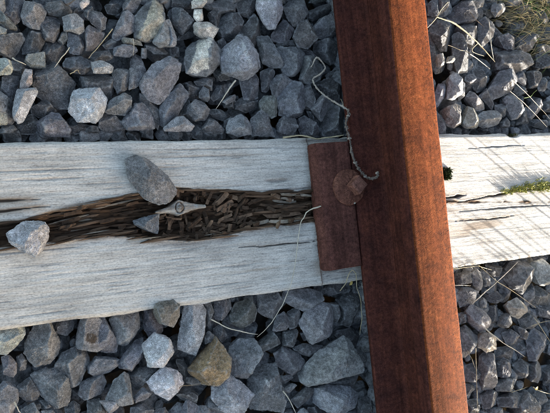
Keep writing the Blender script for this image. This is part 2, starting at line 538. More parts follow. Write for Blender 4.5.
# left half, from the top centre down to the underside
half_head = [(0, ztop), (-.006, ztop - .00008), (-.012, ztop - .00033), (-.018, ztop - .00074), (-.024, ztop - .0013), (-.0285, ztop - .00185)] + arc(-HW + .0062, ztop - .0081, .0062, 98, 178, 10) + [(-HW - .0002, ztop - .018), (-HW - .0004, ztop - .024)] + arc(-HW + .003, ztop - .0265, .003, 184, 262, 4) + [(-.020, ztop - .032), (-.013, ztop - .0355)] + arc(-WB - .0045, ztop - .041, .0045, 78, 2, 5)
zweb0 = half_head[-1][1]
half_web = [half_head[-1], (-WB, ztop - .052), (-WB + .0005, ztop - .064), (-WB, ztop - .076), (-WB, RZ0 + .030)]
half_foot = [half_web[-1]] + arc(-WB - .010, RZ0 + .030, .010, 0, -72, 7) + [(-.028, RZ0 + .0172), (-.040, RZ0 + .0135), (-.050, RZ0 + .0108)] + arc(-FW + .003, RZ0 + .0068, .003, 95, 180, 4) + [(-FW, RZ0 + .002), (-FW + .0015, RZ0), (0, RZ0)]

YS = np.unique(np.concatenate([np.linspace(-3.0, -.62, 30), np.linspace(-.62, .62, 360), np.linspace(.62, 3.0, 30)]))
def sweep(name, halfp, mat, amp, closed):
    L = list(halfp)
    Rr = [(-x, z) for x, z in reversed(L) if abs(x) > 1e-9]
    pr = L + Rr                                # left half downwards, right half back upwards
    pr = np.array(pr)
    n = len(pr)
    V = np.zeros((len(YS), n, 3))
    V[:, :, 0] = pr[None, :, 0]; V[:, :, 2] = pr[None, :, 1]; V[:, :, 1] = YS[:, None]
    V = V.reshape(-1, 3)
    nz = vnoise(V * (60, 38, 60)) * .6 + vnoise(V * (190, 150, 190) + 8) * .4
    c = np.array([0, 0, V[:, 2].mean()])
    rad = V - np.stack([0 * V[:, 0], V[:, 1], np.full(len(V), pr[:, 1].mean())], 1)
    rad /= np.linalg.norm(rad, axis=1)[:, None] + 1e-9
    V = V + rad * (nz * amp)[:, None]
    idx = np.arange(len(YS) * n).reshape(len(YS), n)
    F = []
    j = np.arange(n); j2 = (j + 1) % n
    keep = ~((np.abs(pr[j, 0] + pr[j2, 0]) < 1e-9) & (np.abs(pr[j, 1] - pr[j2, 1]) < 1e-9))   # no faces inside the steel
    j, j2 = j[keep], j2[keep]
    F = np.stack([idx[:-1][:, j], idx[:-1][:, j2], idx[1:][:, j2], idx[1:][:, j]], -1).reshape(-1, 4)
    return mesh_np(name, V, F, mat, True)

rail = tag(link('steel_rail', None, None, (RX, 0, 0)), 'long rusty steel rail crossing the sleeper, head lit orange', 'rail')
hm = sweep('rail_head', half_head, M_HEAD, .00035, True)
hm.materials.append(M_FOOT)                    # only the crown keeps bright rust; shade is put into the sides' colour
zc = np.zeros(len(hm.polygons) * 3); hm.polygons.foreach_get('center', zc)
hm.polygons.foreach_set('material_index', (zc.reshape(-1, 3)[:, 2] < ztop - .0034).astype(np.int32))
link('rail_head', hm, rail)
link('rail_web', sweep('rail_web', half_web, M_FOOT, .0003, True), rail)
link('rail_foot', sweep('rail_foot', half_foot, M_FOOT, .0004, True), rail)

# ------------------------------------------------------------------ bed plate with its raised shoulder
def rounded_slab(name, x0, x1, y0, y1, z0, z1, bev, mat, segs=3, left_slope=0.0, rough=.0004):
    bm = bmesh.new()
    bmesh.ops.create_cube(bm, size=1)
    for v in bm.verts:
        hi = v.co.z > 0
        lx = v.co.x < 0
        v.co = Vector((x0 if lx else x1, y0 if v.co.y < 0 else y1, z1 if hi else z0))
        if hi and lx: v.co.x += left_slope
    bmesh.ops.bevel(bm, geom=[e for e in bm.edges], offset=bev, segments=segs, affect='EDGES', profile=.5)
    bmesh.ops.subdivide_edges(bm, edges=[e for e in bm.edges if e.calc_length() > .012], cuts=9, use_grid_fill=True)
    me = bpy.data.meshes.new(name)
    for v in bm.verts:
        p = np.array([v.co])
        v.co += Vector((1, 1, .6)) * float(vnoise(p * 90)[0]) * rough
    bm.normal_update()
    bm.to_mesh(me); bm.free()
    me.polygons.foreach_set('use_smooth', [True] * len(me.polygons))
    me.materials.append(mat)
    return me

PX0 = at(313.5, 180, .018)[0]
PY1 = at(328, 142.5, .020)[1]; PY0 = at(344, 268.5, .020)[1]
plate = tag(link('bed_plate', None, None, (RX, (PY0 + PY1) / 2, 0)), 'rusty steel bed plate clamping the rail foot to the sleeper', 'bed plate')
pyc = (PY0 + PY1) / 2
link('plate_base', rounded_slab('plate_base', PX0 + .004 - RX, .112, PY0 - pyc + .001, PY1 - pyc - .001, -.006, .0116, .002, M_PLATE, 2), plate)
link('plate_shoulder', rounded_slab('plate_shoulder', PX0 - RX, -FW - .0022, PY0 - pyc, PY1 - pyc, .0105, .0225, .0022, M_PLATE, 2, .009), plate)

# ------------------------------------------------------------------ the screw spike
bc = at(349.5, 187, .026)
screw = tag(link('screw_spike', None, None, (bc[0], bc[1], .0225)), 'rusty screw spike with round flange and square head beside the rail', 'screw')
def build_screw():
    n = 64
    prof = [(.0, .0105), (.008, .0105), (.012, .0100), (.018, .0080), (.024, .0058), (.0278, .0043), (.0292, .0034), (.0298, .0022), (.0294, .0004), (.027, -.0012), (.010, -.002), (.009, -.02)]
    V, F = [], []
    for i, (r, z) in enumerate(prof):
        for k in range(n):
            a = 2 * math.pi * k / n
            rr = r * (1 + .012 * math.sin(3 * a + 1) + .008 * math.sin(7 * a))
            zz = z + (.0007 * math.sin(17 * a + r * 200) + .0005 * math.sin(29 * a + 1)) * (1 if .009 < r < .0288 and z > 0 else 0)
            V.append((rr * math.cos(a), rr * math.sin(a), zz))
    for i in range(len(prof) - 1):
        for k in range(n):
            F.append((i * n + k, (i + 1) * n + k, (i + 1) * n + (k + 1) % n, i * n + (k + 1) % n))
    fl = link('flange', mesh_np('flange', np.array(V), np.array(F), M_BOLT, True), screw)
    fl.rotation_euler = (0, math.radians(-1.5), 0)
    bm = bmesh.new()
    bmesh.ops.create_cube(bm, size=1)
    for v in bm.verts:
        w = .0112 if v.co.z > 0 else .0118
        v.co = Vector((w * (1 if v.co.x > 0 else -1), w * (1 if v.co.y > 0 else -1), .0235 if v.co.z > 0 else .005))
    bmesh.ops.bevel(bm, geom=list(bm.edges), offset=.0010, segments=2, affect='EDGES', profile=.5)
    bmesh.ops.subdivide_edges(bm, edges=[e for e in bm.edges if e.calc_length() > .006], cuts=4, use_grid_fill=True)
    for v in bm.verts:
        v.co += Vector((1, 1, 1)) * float(vnoise(np.array([v.co]) * 220)[0]) * .0004
    me = bpy.data.meshes.new('square_head')
    bm.to_mesh(me); bm.free()
    me.polygons.foreach_set('use_smooth', [True] * len(me.polygons))
    me.materials.append(M_WORN)
    h = link('square_head', me, screw, (.0065, .001, 0))
    h.rotation_euler = (0, math.radians(4), math.radians(40))
build_screw()

# ------------------------------------------------------------------ ballast stones
# one line a stone: tone and tint, then its outline as measured in 6x enlargements of the photograph
# (tile origin in brackets); @key marks stones that get a label of their own
STONES = '''
[0,0]
38b 30,0 140,0 150,50 120,120 90,150 30,110 15,40
50n 150,15 270,25 275,70 235,170 190,165 135,135 130,90
42g 0,60 30,110 90,150 110,180 70,185 20,150 -10,130
55g -20,150 40,175 35,205 -20,215
40n -20,215 125,200 145,240 80,345 40,330 -20,310
36n 180,195 225,180 275,195 265,240 235,320 140,335 140,280 170,240
50g 150,370 160,340 265,315 280,350 265,412 185,400
38n 240,110 330,100 360,130 350,200 320,245 270,235 235,165
42n 280,20 380,10 425,70 400,95 330,95 280,90 270,60
55n 380,105 450,85 495,120 500,185 470,200 390,180
45b 410,200 440,195 490,230 500,290 470,325 420,315 405,270
33n 250,290 270,250 340,245 395,285 370,340 340,390 280,390 255,350
40b 385,380 400,350 480,340 545,370 540,412 500,440 390,430
75p 475,20 500,0 540,0 530,25 490,55 @pinktop
33n 430,60 470,40 500,70 470,90 440,90
40g 370,190 400,190 405,240 375,265 345,245
45n 380,-20 450,-20 450,0 410,30 390,20
60g -20,340 60,370 75,412 60,440 -20,450
40n 70,360 140,375 150,412 130,440 75,430
42n 505,60 550,40 565,90 540,120 510,100
[0,69]
38b 15,60 60,30 105,40 110,90 90,160 50,195 10,140
66p 125,60 150,5 190,10 190,90 160,115 120,110 @pink
65b 105,130 210,120 220,150 180,230 140,310 90,325 75,280 85,200 @slab
40n 225,20 330,-30 360,0 445,85 440,120 400,230 340,225 270,180 215,150 205,90 @bigdark
72b 445,140 470,120 590,120 630,180 625,250 590,320 470,305 415,250 @block
36n 185,230 270,185 330,250 290,290 230,290 190,260
45b 220,320 310,265 350,270 415,360 410,400 260,400 240,380
55g -20,255 40,275 45,330 -20,335
35n -20,170 60,215 50,240 -20,240
33n 100,330 190,270 240,330 235,385 110,390
42n 10,340 80,335 100,360 60,385 0,385
36n 405,340 480,325 540,340 540,385 420,390
[86,0]
42b 0,60 90,80 120,110 110,170 85,185 50,150 10,110
45n -10,190 20,155 105,200 100,240 40,300 0,300
45n 225,30 240,0 330,0 300,60 270,85 225,65
50n 220,80 250,65 285,100 280,190 190,240 155,220 180,160
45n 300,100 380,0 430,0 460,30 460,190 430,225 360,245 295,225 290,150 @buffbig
55n 465,110 490,100 540,230 530,275 440,275 400,250 460,200
38b 505,60 550,45 570,90 560,180 520,140 490,90
52w 205,235 230,225 340,250 350,275 290,265 215,255 @tanchip
42n 100,270 150,235 180,250 165,290 120,295
50b 165,290 240,260 305,265 300,310 260,340 170,330
38n 20,345 60,310 140,300 175,335 130,360 50,365
62n 35,375 100,360 160,400 150,435 50,435
45n 280,320 325,345 360,450 310,520 265,515 265,390
50n 330,290 360,290 365,350 330,345
40n 350,260 420,270 490,310 470,330 400,330 360,300
42p 430,-10 500,-10 480,20 440,20
30n 110,30 200,20 225,60 190,90 130,80
[86,69]
36n -30,30 140,30 165,110 150,190 110,200 90,130 -20,115
52b 345,60 400,-20 520,-80 560,-30 545,60 470,180 430,205 370,170 320,110 @biggrey
48n 155,30 190,0 250,10 270,60 240,120 190,145 165,90
52n 250,0 340,0 350,30 310,100 260,120 275,50
50n 110,250 150,190 220,150 270,160 260,240 230,275 140,265
50b 215,310 290,215 340,205 390,260 410,370 250,360
40n 315,150 360,160 430,230 440,290 435,370 400,330 385,250 320,190
42n 80,300 100,270 170,285 255,370 110,380 75,350
45b 445,220 515,125 560,95 605,145 605,175 550,270 480,340 440,330
58n 470,350 540,290 580,285 640,340 620,370 480,370
33n 0,340 80,340 80,380 0,385
[172,0]
38b 0,50 50,60 130,140 60,200 20,170 0,120
88w 120,10 150,-15 225,-15 180,45 120,50 @bufftop
36n 0,0 120,0 115,45 50,60 0,40
88w 135,60 180,55 185,120 150,130 130,100 @buffsmall
74w 130,140 200,125 275,170 240,230 170,215 130,185 @buffmid
33n 60,190 130,150 150,220 90,235 30,240
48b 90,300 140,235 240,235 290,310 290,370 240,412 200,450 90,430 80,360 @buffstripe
34n 210,90 260,55 290,90 270,180 230,130
38n 180,20 220,10 330,0 375,30 370,70 290,80 210,60
36n 300,110 340,75 400,85 425,130 400,190 350,245 300,235 275,180
36n 380,20 400,0 500,0 490,60 460,105 400,80
36n 400,195 490,85 530,150 520,230 480,285 410,220
57b 310,270 400,220 450,235 510,330 520,400 480,440 420,470 310,430 300,350 @scratched
36n 265,250 310,225 325,265 300,300 280,290
60n -10,160 25,230 30,270 -10,275
36n -10,270 40,290 45,340 -10,340
50n -10,340 35,360 40,412 15,490 -10,470
[172,69]
36n 130,70 200,40 240,60 235,130 220,110 180,105 150,100
33n 60,80 110,75 180,110 160,170 100,190 95,140
45n 165,140 190,105 220,130 225,170 210,195 165,170
48n 95,220 140,185 200,205 220,240 200,300 120,310 95,270
36n 60,220 100,190 110,240 85,275 50,280
40n 230,170 290,80 320,120 310,170 250,190
48n 300,195 350,160 385,150 380,185 330,210
42b 400,50 420,30 490,20 515,80 510,170 470,190 430,175 415,110
36n 370,200 420,175 510,185 500,230 440,260 380,240
55b 325,350 350,300 410,275 470,320 470,390 400,400 330,380
42n 185,350 230,290 310,360 300,385 190,390
38n 215,240 290,245 350,280 300,310 250,290 225,270
36n 310,310 355,285 330,345 310,350
46n 475,300 530,250 570,270 590,340 610,400 480,395
33n 250,0 320,0 340,60 290,70 250,40
30n 310,190 380,190 370,240 310,230
[258,0]
62b 0,0 140,0 140,80 100,170 60,165 30,110 0,50 @palelong
46b -10,225 65,225 80,260 140,370 135,400 80,400 30,370
45n 150,40 200,0 270,0 295,80 250,150 220,160 185,120
42b 85,200 150,125 190,130 215,185 180,240 150,255 90,245
42p 215,215 250,130 300,125 320,150 345,240 300,285 240,275
46b 320,180 370,120 450,85 465,110 465,210 400,235 345,220
38n 300,70 380,35 455,15 450,70 330,125 300,110
35g 290,-20 430,-20 420,5 350,20 300,15
40b 335,260 440,230 475,260 485,340 450,400 390,360 340,310
44b 115,285 240,285 275,330 265,390 210,450 160,445 120,350
42n 265,340 330,340 380,400 370,470 290,500 250,470 260,400
36n 105,260 210,240 225,275 120,280
36n 240,290 300,290 350,340 300,340
30n 140,70 170,40 185,110 150,120
[258,69]
45n 75,90 110,40 150,35 205,75 150,110 120,170 90,160
47b 120,170 150,120 210,80 250,90 275,150 275,270 240,295 170,280 130,230
42n 275,100 310,90 335,150 330,240 290,255 270,180
36n 345,110 400,70 490,40 500,210 440,190 370,130
46n 320,240 380,160 435,200 380,310
44n 370,350 440,210 510,260 510,370 480,400 380,390
46g 10,200 50,155 95,165 115,210 105,280 80,290 20,240
42n 110,330 160,275 220,300 230,350 200,400 130,390
42n 230,310 280,285 370,360 340,400 260,400
36b 15,20 60,0 100,20 60,140 25,130
38n 400,30 470,0 490,30 420,60
30n 290,250 330,260 350,320 310,300
40n 120,205 175,250 168,282 122,278
[0,280]
62g -20,290 70,285 150,265 155,310 100,390 40,440 -20,440 @palecorner
48n 230,250 290,235 330,330 350,370 340,440 300,490 210,510 150,430 170,350
42n 340,260 370,225 440,230 435,300 400,330 340,315
50n 450,370 480,210 525,180 600,250 610,400 575,420 462,405 @spot
47b 570,250 622,225 705,370 695,430 575,418
[86,280]
50n 145,240 190,190 260,165 310,190 320,290 290,350 230,410 190,370 170,300
42b 350,180 400,170 420,230 460,270 450,310 380,340 345,280
44w 395,140 450,110 500,105 550,140 555,210 520,275 440,250 410,210 @edge
75n 341,389 412,320 496,350 520,430 466,508 377,508 @paleblock
46b 197,490 287,371 335,350 347,439 275,538 203,520
[172,280]
62n 78,150 158,130 197,191 188,329 137,448 48,439 38,371 78,251 @palelean
46n 190,130 230,130 250,190 210,270 200,200
42n 245,180 260,120 320,110 335,180 300,240 260,230
40g 345,210 380,150 470,110 500,180 490,240 420,285 360,260
38n 250,290 300,270 330,340 300,370 250,350
45n 190,330 220,305 250,330 240,370 200,380
49b 347,409 406,359 488,359 526,448 448,580 359,568 329,466
50t 108,538 257,350 347,490 347,550 278,610 179,610 @brown
62b 240,643 290,583 350,573 420,623 500,703 480,773 380,803 300,773 250,713 @palelow
[258,280]
42n 0,90 60,65 110,80 145,150 90,230 40,210 0,180
48b 130,80 190,50 300,50 370,80 370,130 280,185 220,160 140,115
53n 255,240 300,180 370,140 430,160 440,220 435,340 370,375 310,370 300,310 260,280
38n 180,190 230,165 250,200 240,270 190,290 160,240
42n 110,220 160,190 185,250 160,310 90,300
38n 150,310 240,290 235,330 200,400 150,390
38n -18,400 84,311 131,380 12,439
36n 250,320 290,305 310,350 270,365
36n 385,60 440,10 500,15 520,60 440,90 400,100
53n 263,538 341,448 502,350 541,380 595,508 571,559 430,568 311,628 263,598 @bigwedge
[300,280]
42n 150,140 215,140 230,200 220,260 190,230 185,170
38n 220,120 270,80 340,50 360,140 300,270 240,260
36n 220,300 300,280 350,330 330,390 250,370 200,330
42n 311,401 410,389 418,508 350,529
[0,344]
45b 10,80 60,65 95,110 100,170 70,200 25,180
42n 100,80 130,60 160,100 150,160 110,165
46n 190,190 270,150 360,160 425,230 420,310 370,400 330,390 240,290
43b 330,140 370,60 450,20 530,40 530,110 470,230 430,250 390,170
50b 20,230 70,220 105,260 105,340 70,412 40,440 -20,430 -20,280
40n 105,260 180,200 240,290 220,325 160,340 110,300
42n 130,390 200,355 240,412 220,440 130,440
36n 240,340 280,330 320,380 250,390
50n 250,400 320,395 330,430 250,430
36n 385,380 440,340 480,370 480,420 400,430
[86,344]
45b 15,130 60,75 190,85 195,120 140,165 60,190 20,170
45n -30,230 90,180 115,230 90,290 0,330 -40,300
50n 120,330 170,220 225,175 250,190 280,350 220,360 130,345 @pyramid
40n 265,190 330,140 420,140 420,180 350,240 300,275 275,250
50b 285,320 340,260 390,290 370,320 300,350
80n 371,227 460,137 574,185 574,236 484,335 412,305 @whitest
58n 80,340 200,340 200,385 140,412
38n 10,340 80,330 130,400 100,430 10,430
40n 270,380 340,355 400,385 390,430 270,430
42n 400,400 470,380 500,430 400,440
[172,344]
36n 20,100 50,60 90,140 85,200 60,190
42n 90,200 150,200 190,240 120,250 85,230
38n 20,300 100,260 150,300 140,370 60,330
50b 50,400 90,330 160,380 160,430 40,440
44n 210,370 240,300 330,400 300,430 230,400
50n 150,370 220,370 260,430 150,440
[258,344]
47n -50,160 20,130 100,120 145,270 120,330 130,390 -40,370 -60,250 @bruise
42n 100,60 150,20 240,60 275,100 270,140 200,185 120,130
42n 130,190 190,185 210,200 160,240 130,230
50n 150,270 210,235 230,250 190,290 155,290
55b 330,290 420,250 540,260 600,300 570,380 480,425 340,370
40n 200,330 290,260 350,270 300,330 240,380
40n 210,30 270,0 380,10 380,40 300,80
42n 390,220 480,180 550,210 560,250 430,250
34n 300,380 350,370 420,420 290,440
42n 600,340 660,310 690,430 600,440
36n 150,400 200,390 210,440 140,440
[412,0]
40b 100,20 150,-10 160,60 140,100 100,90
42n 160,-10 220,-10 200,60 160,90
36b 215,80 290,20 340,10 370,100 330,150 250,140
38n 100,190 150,120 220,140 225,200 205,300 170,300 150,250
40n 240,220 290,190 320,290 310,370 330,420 270,430 245,320
42n 340,20 380,-10 420,-10 420,40 370,50
42n 400,130 440,100 470,140 450,220 460,270 410,280 395,220
38n 270,160 340,150 390,220 360,290 310,270
62w 150,330 185,320 190,385 160,405
50w 215,340 245,335 245,375 205,375
40n 95,260 130,300 150,380 130,412 105,350
50n 480,30 540,20 550,60 500,100 475,70
[458,0]
42b 240,220 300,200 345,240 330,310 280,290
36n 350,230 420,190 470,220 450,290 390,310 350,290
38n 230,320 300,300 400,330 400,400 330,440 240,412
42n 470,260 530,280 560,310 490,320
50n 220,40 270,20 280,60 240,100
38n 470,330 540,320 560,400 480,412
38n 440,60 520,70 530,150 450,140
38n 350,20 420,10 430,70 360,80
36n 480,160 560,180 560,250 490,240
[412,69]
45n 105,60 130,40 140,120 120,150 105,120
52b 140,140 160,90 200,90 205,140 170,200 145,235 135,190
55n 225,50 260,15 285,60 285,150 250,180 210,175
50n 290,70 315,60 315,150 290,190 275,150
42n 320,40 370,30 370,80 340,95 315,70
36n 360,20 400,-20 445,60 430,110 390,140 365,100
40n 400,160 450,120 490,210 480,245 440,200
45n 320,170 360,130 370,160 430,210 430,240 380,250
55w 210,230 260,210 300,230 290,320 250,350 205,330
60w 310,320 350,210 390,280 390,350 320,350 @sunlit
50n 395,280 430,255 500,250 525,280 510,330 430,350 395,330 @loaf
45n 140,250 180,290 195,390 150,400
[458,69]
43b 180,130 250,20 300,10 340,50 310,130 220,185 @bigright
42n 220,220 260,210 300,250 280,290 230,270
50n 280,170 330,160 375,200 350,290 320,300 300,240
46n 330,20 370,20 410,70 390,100 340,60
42n 320,120 360,90 410,140 360,160
48n 420,230 480,180 500,230 440,300 410,280
36n 350,240 420,230 420,320 350,330
38n 430,300 520,310 520,360 430,340
38n 250,320 290,290 300,350 250,350
36n 410,20 470,10 480,110 430,110
36n 470,60 520,50 530,130 480,130
36n 500,200 560,190 560,260 510,250
36n 510,280 560,270 560,340 520,340
[450,255]
48n 130,110 160,85 185,110 170,210 140,180
45n 45,240 70,195 130,200 140,290 60,310
45n 310,130 370,40 460,50 490,140 430,230 370,190
60g 480,50 550,30 610,100 600,170 540,180 510,110 @palegreen
38n 420,220 520,190 600,240 600,310 500,310
36n 210,250 280,220 320,260 270,290 220,280
58w 350,280 400,260 455,310 420,380 370,360 340,310
50b 100,340 130,300 200,335 220,385 210,430 180,460 120,400
36n 220,310 280,300 290,400 240,420
36n 180,130 230,140 250,180 200,190
40n 50,350 100,340 100,400 60,412
36n 215,60 300,70 290,130 230,120
36n 30,110 110,100 110,170 40,180
[458,300]
45n 0,180 40,155 110,220 70,290 40,340 0,330
63w 125,240 160,195 225,220 225,290 170,310 125,280 @mottled
42n 240,110 290,80 310,130 270,165 240,150
40n 260,200 310,175 350,215 340,260 290,265
42n 360,120 420,75 460,110 430,170 380,170
43b 410,240 450,170 520,220 520,270 470,360 425,360
36n 225,290 310,275 350,340 290,360 220,340
38n 350,260 400,250 410,320 360,310
36n 330,150 410,180 390,240 350,220
38n 460,30 520,20 560,60 540,110 470,90
36n 520,120 570,110 570,200 530,190
40n 0,80 40,90 50,130 0,150
[458,344]
44n 130,80 170,40 215,80 230,200 200,260 150,270 125,180
44n 235,120 260,95 310,110 325,190 240,190
40n 330,130 370,90 420,100 430,180 400,200 350,180
42n 430,130 470,100 495,140 490,230 440,220
42n 220,240 270,200 330,210 330,280 230,280
40n 35,130 90,120 115,190 90,230 45,225
38n 40,240 80,235 100,270 50,320
42n 140,310 190,270 235,290 220,350 150,390
42n 330,350 400,280 440,340 440,420 340,430
38n 235,320 330,280 380,300 340,380 240,370
40n 420,290 500,280 510,330 460,370
36n 500,150 560,120 570,260 510,240
38n 460,360 550,330 570,420 460,430
36n 50,340 110,330 120,420 60,430
36n 170,380 240,380 320,420 170,440
'''
OWN = {
 'pinktop': 'small pinkish pale stone at the top edge above the left sleeper end',
 'pink': 'small pinkish-buff stone wedged just above the smooth pale slab-shaped stone',
 'slab': 'smooth pale grey tapering stone leaning near the left end of the sleeper',
 'bigdark': 'very large dark rough stone right of the small pinkish stone',
 'block': 'pale grey squarish block resting against the sleeper near the upper left',
 'buffbig': 'large upright stone with a speckled buff right side, top left bed',
 'tanchip': 'thin flat tan chip lying below the large buff-sided stone',
 'biggrey': 'large smooth mid-grey stone below and right of the buff-sided stone',
 'bufftop': 'pale buff stone cut by the top picture edge, topmost of the buff ones',
 'buffsmall': 'tiny pale buff stone directly under the topmost buff stone',
 'buffmid': 'buff-topped stone between the tiny buff stone and the striped one',
 'buffstripe': 'grey stone with a broad pale buff stripe down its middle',
 'scratched': 'large grey stone with a white scratched edge, right of the striped stone',
 'palelong': 'long pale blue-grey stone hanging from the top edge near the rail',
 'palecorner': 'pale greenish stone at the left picture edge under the sleeper',
 'spot': 'triangular grey stone with a round brown spot below the sleeper',
 'edge': 'brownish-grey stone overlapping the lower edge of the sleeper',
 'paleblock': 'pale light-grey blocky stone below the stone overlapping the sleeper edge',
 'palelean': 'long pale slanting stone left of the brown wedge, touching the sleeper edge',
 'brown': 'brown tan-faced wedge stone in the ballast below the sleeper',
 'palelow': 'large pale blue-grey stone at the bottom edge beneath the brown wedge',
 'bigwedge': 'large wedge-shaped grey stone nearest the rail in the lower left ballast',
 'pyramid': 'mid-grey pyramid-shaped stone left of the whitest stone',
 'whitest': 'whitest stone of the lower left ballast, below the pale block',
 'bruise': 'upright grey stone with a pale bruise near the bottom straw',
 'sunlit': 'sunlit pale wedge stone standing at the upper edge of the sunny sleeper end',
 'loaf': 'rounded loaf-shaped stone lying against the sunny sleeper end',
 'bigright': 'large blue-grey stone with a sunlit lower edge, upper right ballast',
 'palegreen': 'pale greenish-grey stone at the right picture edge below the sleeper',
 'mottled': 'mottled whitish stone by the slanting white straw right of the rail',
}
TINT = {'n': (1.0, .99, 1.035), 'b': (.965, .975, 1.075), 'g': (.97, 1.01, .96), 'w': (1.08, 1.0, .88), 't': (1.42, 1.0, .60), 'p': (1.10, .97, .93)}
PATCH = {  # coloured patches, outlines in photo pixels
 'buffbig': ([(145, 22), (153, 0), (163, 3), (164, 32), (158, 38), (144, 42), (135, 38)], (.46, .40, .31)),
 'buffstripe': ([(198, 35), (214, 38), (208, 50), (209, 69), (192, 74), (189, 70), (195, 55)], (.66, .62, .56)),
 'spot': ([(86, 338), (88, 334.5), (92, 333), (96, 335), (97, 339), (94, 343), (89, 343.5), (86.5, 341)], (.075, .058, .045)),
 'scratched': ([(241, 39), (245, 44), (249, 54), (252, 66), (250, 68), (246, 58), (242, 48)], (.52, .53, .54)),
 'bruise': ([(264, 377), (268, 380), (272, 388), (270, 389), (266, 384)], (.5, .5, .49)),
}

def ico(sub):
    bm = bmesh.new()
    bmesh.ops.create_icosphere(bm, subdivisions=sub, radius=1)
    V = np.array([v.co for v in bm.verts]); V /= np.linalg.norm(V, axis=1)[:, None]
    F = np.array([[v.index for v in f.verts] for f in bm.faces])
    bm.free()
    return V, F
ICO = {k: ico(k) for k in (2, 3, 4, 5, 6)}

def hull2(P):
    P = sorted(map(tuple, P))
    def half(pts):
        h = []
        for p in pts:
            while len(h) > 1 and (h[-1][0] - h[-2][0]) * (p[1] - h[-2][1]) - (h[-1][1] - h[-2][1]) * (p[0] - h[-2][0]) <= 0: h.pop()
            h.append(p)
        return h
    a, b = half(P), half(P[::-1])
    return np.array(a[:-1] + b[:-1])

def stone_shape(poly, sub, r, flat=1.0, grow=1.10):
    """angular stone as soft intersection of facet planes, around its own centre; poly (n,2) world"""
    H = hull2(poly)
    H = H.mean(0) + (H - H.mean(0)) * grow
    c = (H.max(0) + H.min(0)) / 2 * .4 + H.mean(0) * .6
    Q = H - c
    cov = np.cov(Q.T) + np.eye(2) * 1e-9
    ev = np.sqrt(np.linalg.eigvalsh(cov))
    w = 2 * 1.35 * ev[0]                                  # about its narrow width
    hup, hdn = w * r.uniform(.36, .52) * flat, w * r.uniform(.4, .55)
    NN, DD = [], []
    m = len(Q)
    for i in range(m):
        a, b = Q[i], Q[(i + 1) % m]
        e = b - a
        nrm = np.array([e[1], -e[0]]); ln = np.linalg.norm(nrm)
        if ln < 1e-5: continue
        nrm /= ln
        d2 = max(nrm @ a, .12 * w)
        up = r.uniform(4, 24) if r.random() < .55 else r.uniform(34, 60)
        for al in (math.radians(up), -math.radians(r.uniform(8, 40))):
            NN.append((nrm[0] * math.cos(al), nrm[1] * math.cos(al), math.sin(al))); DD.append(math.cos(al) * d2)
    az0 = r.uniform(0, 6.283); kt = r.integers(2, 4)
    for k in range(kt):                                   # a few tilted fracture faces meet on top
        tl = math.radians(r.uniform(8, 34)); az = az0 + k * 6.283 / kt + r.normal(0, .4)
        NN.append((math.sin(tl) * math.cos(az), math.sin(tl) * math.sin(az), math.cos(tl))); DD.append(hup * r.uniform(.78, 1.0))
    for k in range(2):
        tl = math.radians(r.uniform(0, 25)); az = r.uniform(0, 6.283)
        NN.append((math.sin(tl) * math.cos(az), math.sin(tl) * math.sin(az), -math.cos(tl))); DD.append(hdn * r.uniform(.9, 1.1))
    NN, DD = np.array(NN), np.array(DD)
    D0 = ICO[2][0]
    i0 = np.clip(D0 @ NN.T, 0, None) / DD[None, :]
    V0 = D0 / i0.max(1)[:, None]
    for k in range(r.integers(1, 4)):                     # a knocked-off corner or two
        nn = r.normal(0, 1, 3); nn[2] = abs(nn[2]) + .1; nn /= np.linalg.norm(nn)
        NN = np.vstack([NN, nn]); DD = np.append(DD, (V0 @ nn).max() * r.uniform(.78, .90))
    D, F = ICO[sub]
    # stretch the sampling directions so vertices spread evenly over a long stone
    ex = max(Q[:, 0].max() - Q[:, 0].min(), 1e-4); ey = max(Q[:, 1].max() - Q[:, 1].min(), 1e-4); ez = hup + hdn
    D = D * np.array([ex, ey, ez]); D = D / np.linalg.norm(D, axis=1)[:, None]
    dots = D @ NN.T
    inv = np.clip(dots, 0, None) / DD[None, :]
    p = r.uniform(90, 220)
    mx = inv.max(1)
    rad = 1.0 / (mx * ((inv / mx[:, None]) ** p).sum(1) ** (1 / p))
    V = D * rad[:, None]
    o = r.uniform(0, 60, 3)
    nz = vnoise(V * (2.6 / w) + o) * .022 + vnoise(V * (6.5 / w) + o) * .020 + np.abs(vnoise(V * (13 / w) + o)) * .024 + vnoise(V * (28 / w) + o) * .010 + vnoise(V * (60 / w) + o) * .005
    V = V + D * (nz * w)[:, None]
    return V, F, c, hup, hdn

def inpoly(x, y, poly):
    inside = np.zeros(len(x), bool)
    n = len(poly)
    for i in range(n):
        x0, y0 = poly[i]; x1, y1 = poly[(i + 1) % n]
        c = ((y0 > y) != (y1 > y)) & (x < (x1 - x0) * (y - y0) / (y1 - y0 + 1e-12) + x0)
        inside ^= c
    return inside

def tone_rgb(tone, tint):
    return np.array(TINT[tint]) * .90 * tone ** 2.15 * (1.1 if tone > .52 else 1.0)

def sl_edges(x):
    """pixel rows of the sleeper's two edges at column x"""
    return np.interp(x, [0, 345, 450, 550], [135, 137, 134, 127]), np.interp(x, [0, 345, 455, 550], [323, 283, 265, 250])

ORD = ['zeroth', 'first', 'second', 'third', 'fourth', 'fifth', 'sixth', 'seventh', 'eighth', 'ninth', 'tenth', 'eleventh', 'twelfth', 'thirteenth', 'fourteenth', 'fifteenth', 'sixteenth', 'seventeenth', 'eighteenth', 'nineteenth', 'twentieth'] + ['twenty-' + w for w in ('first', 'second', 'third', 'fourth', 'fifth', 'sixth', 'seventh', 'eighth', 'ninth')]

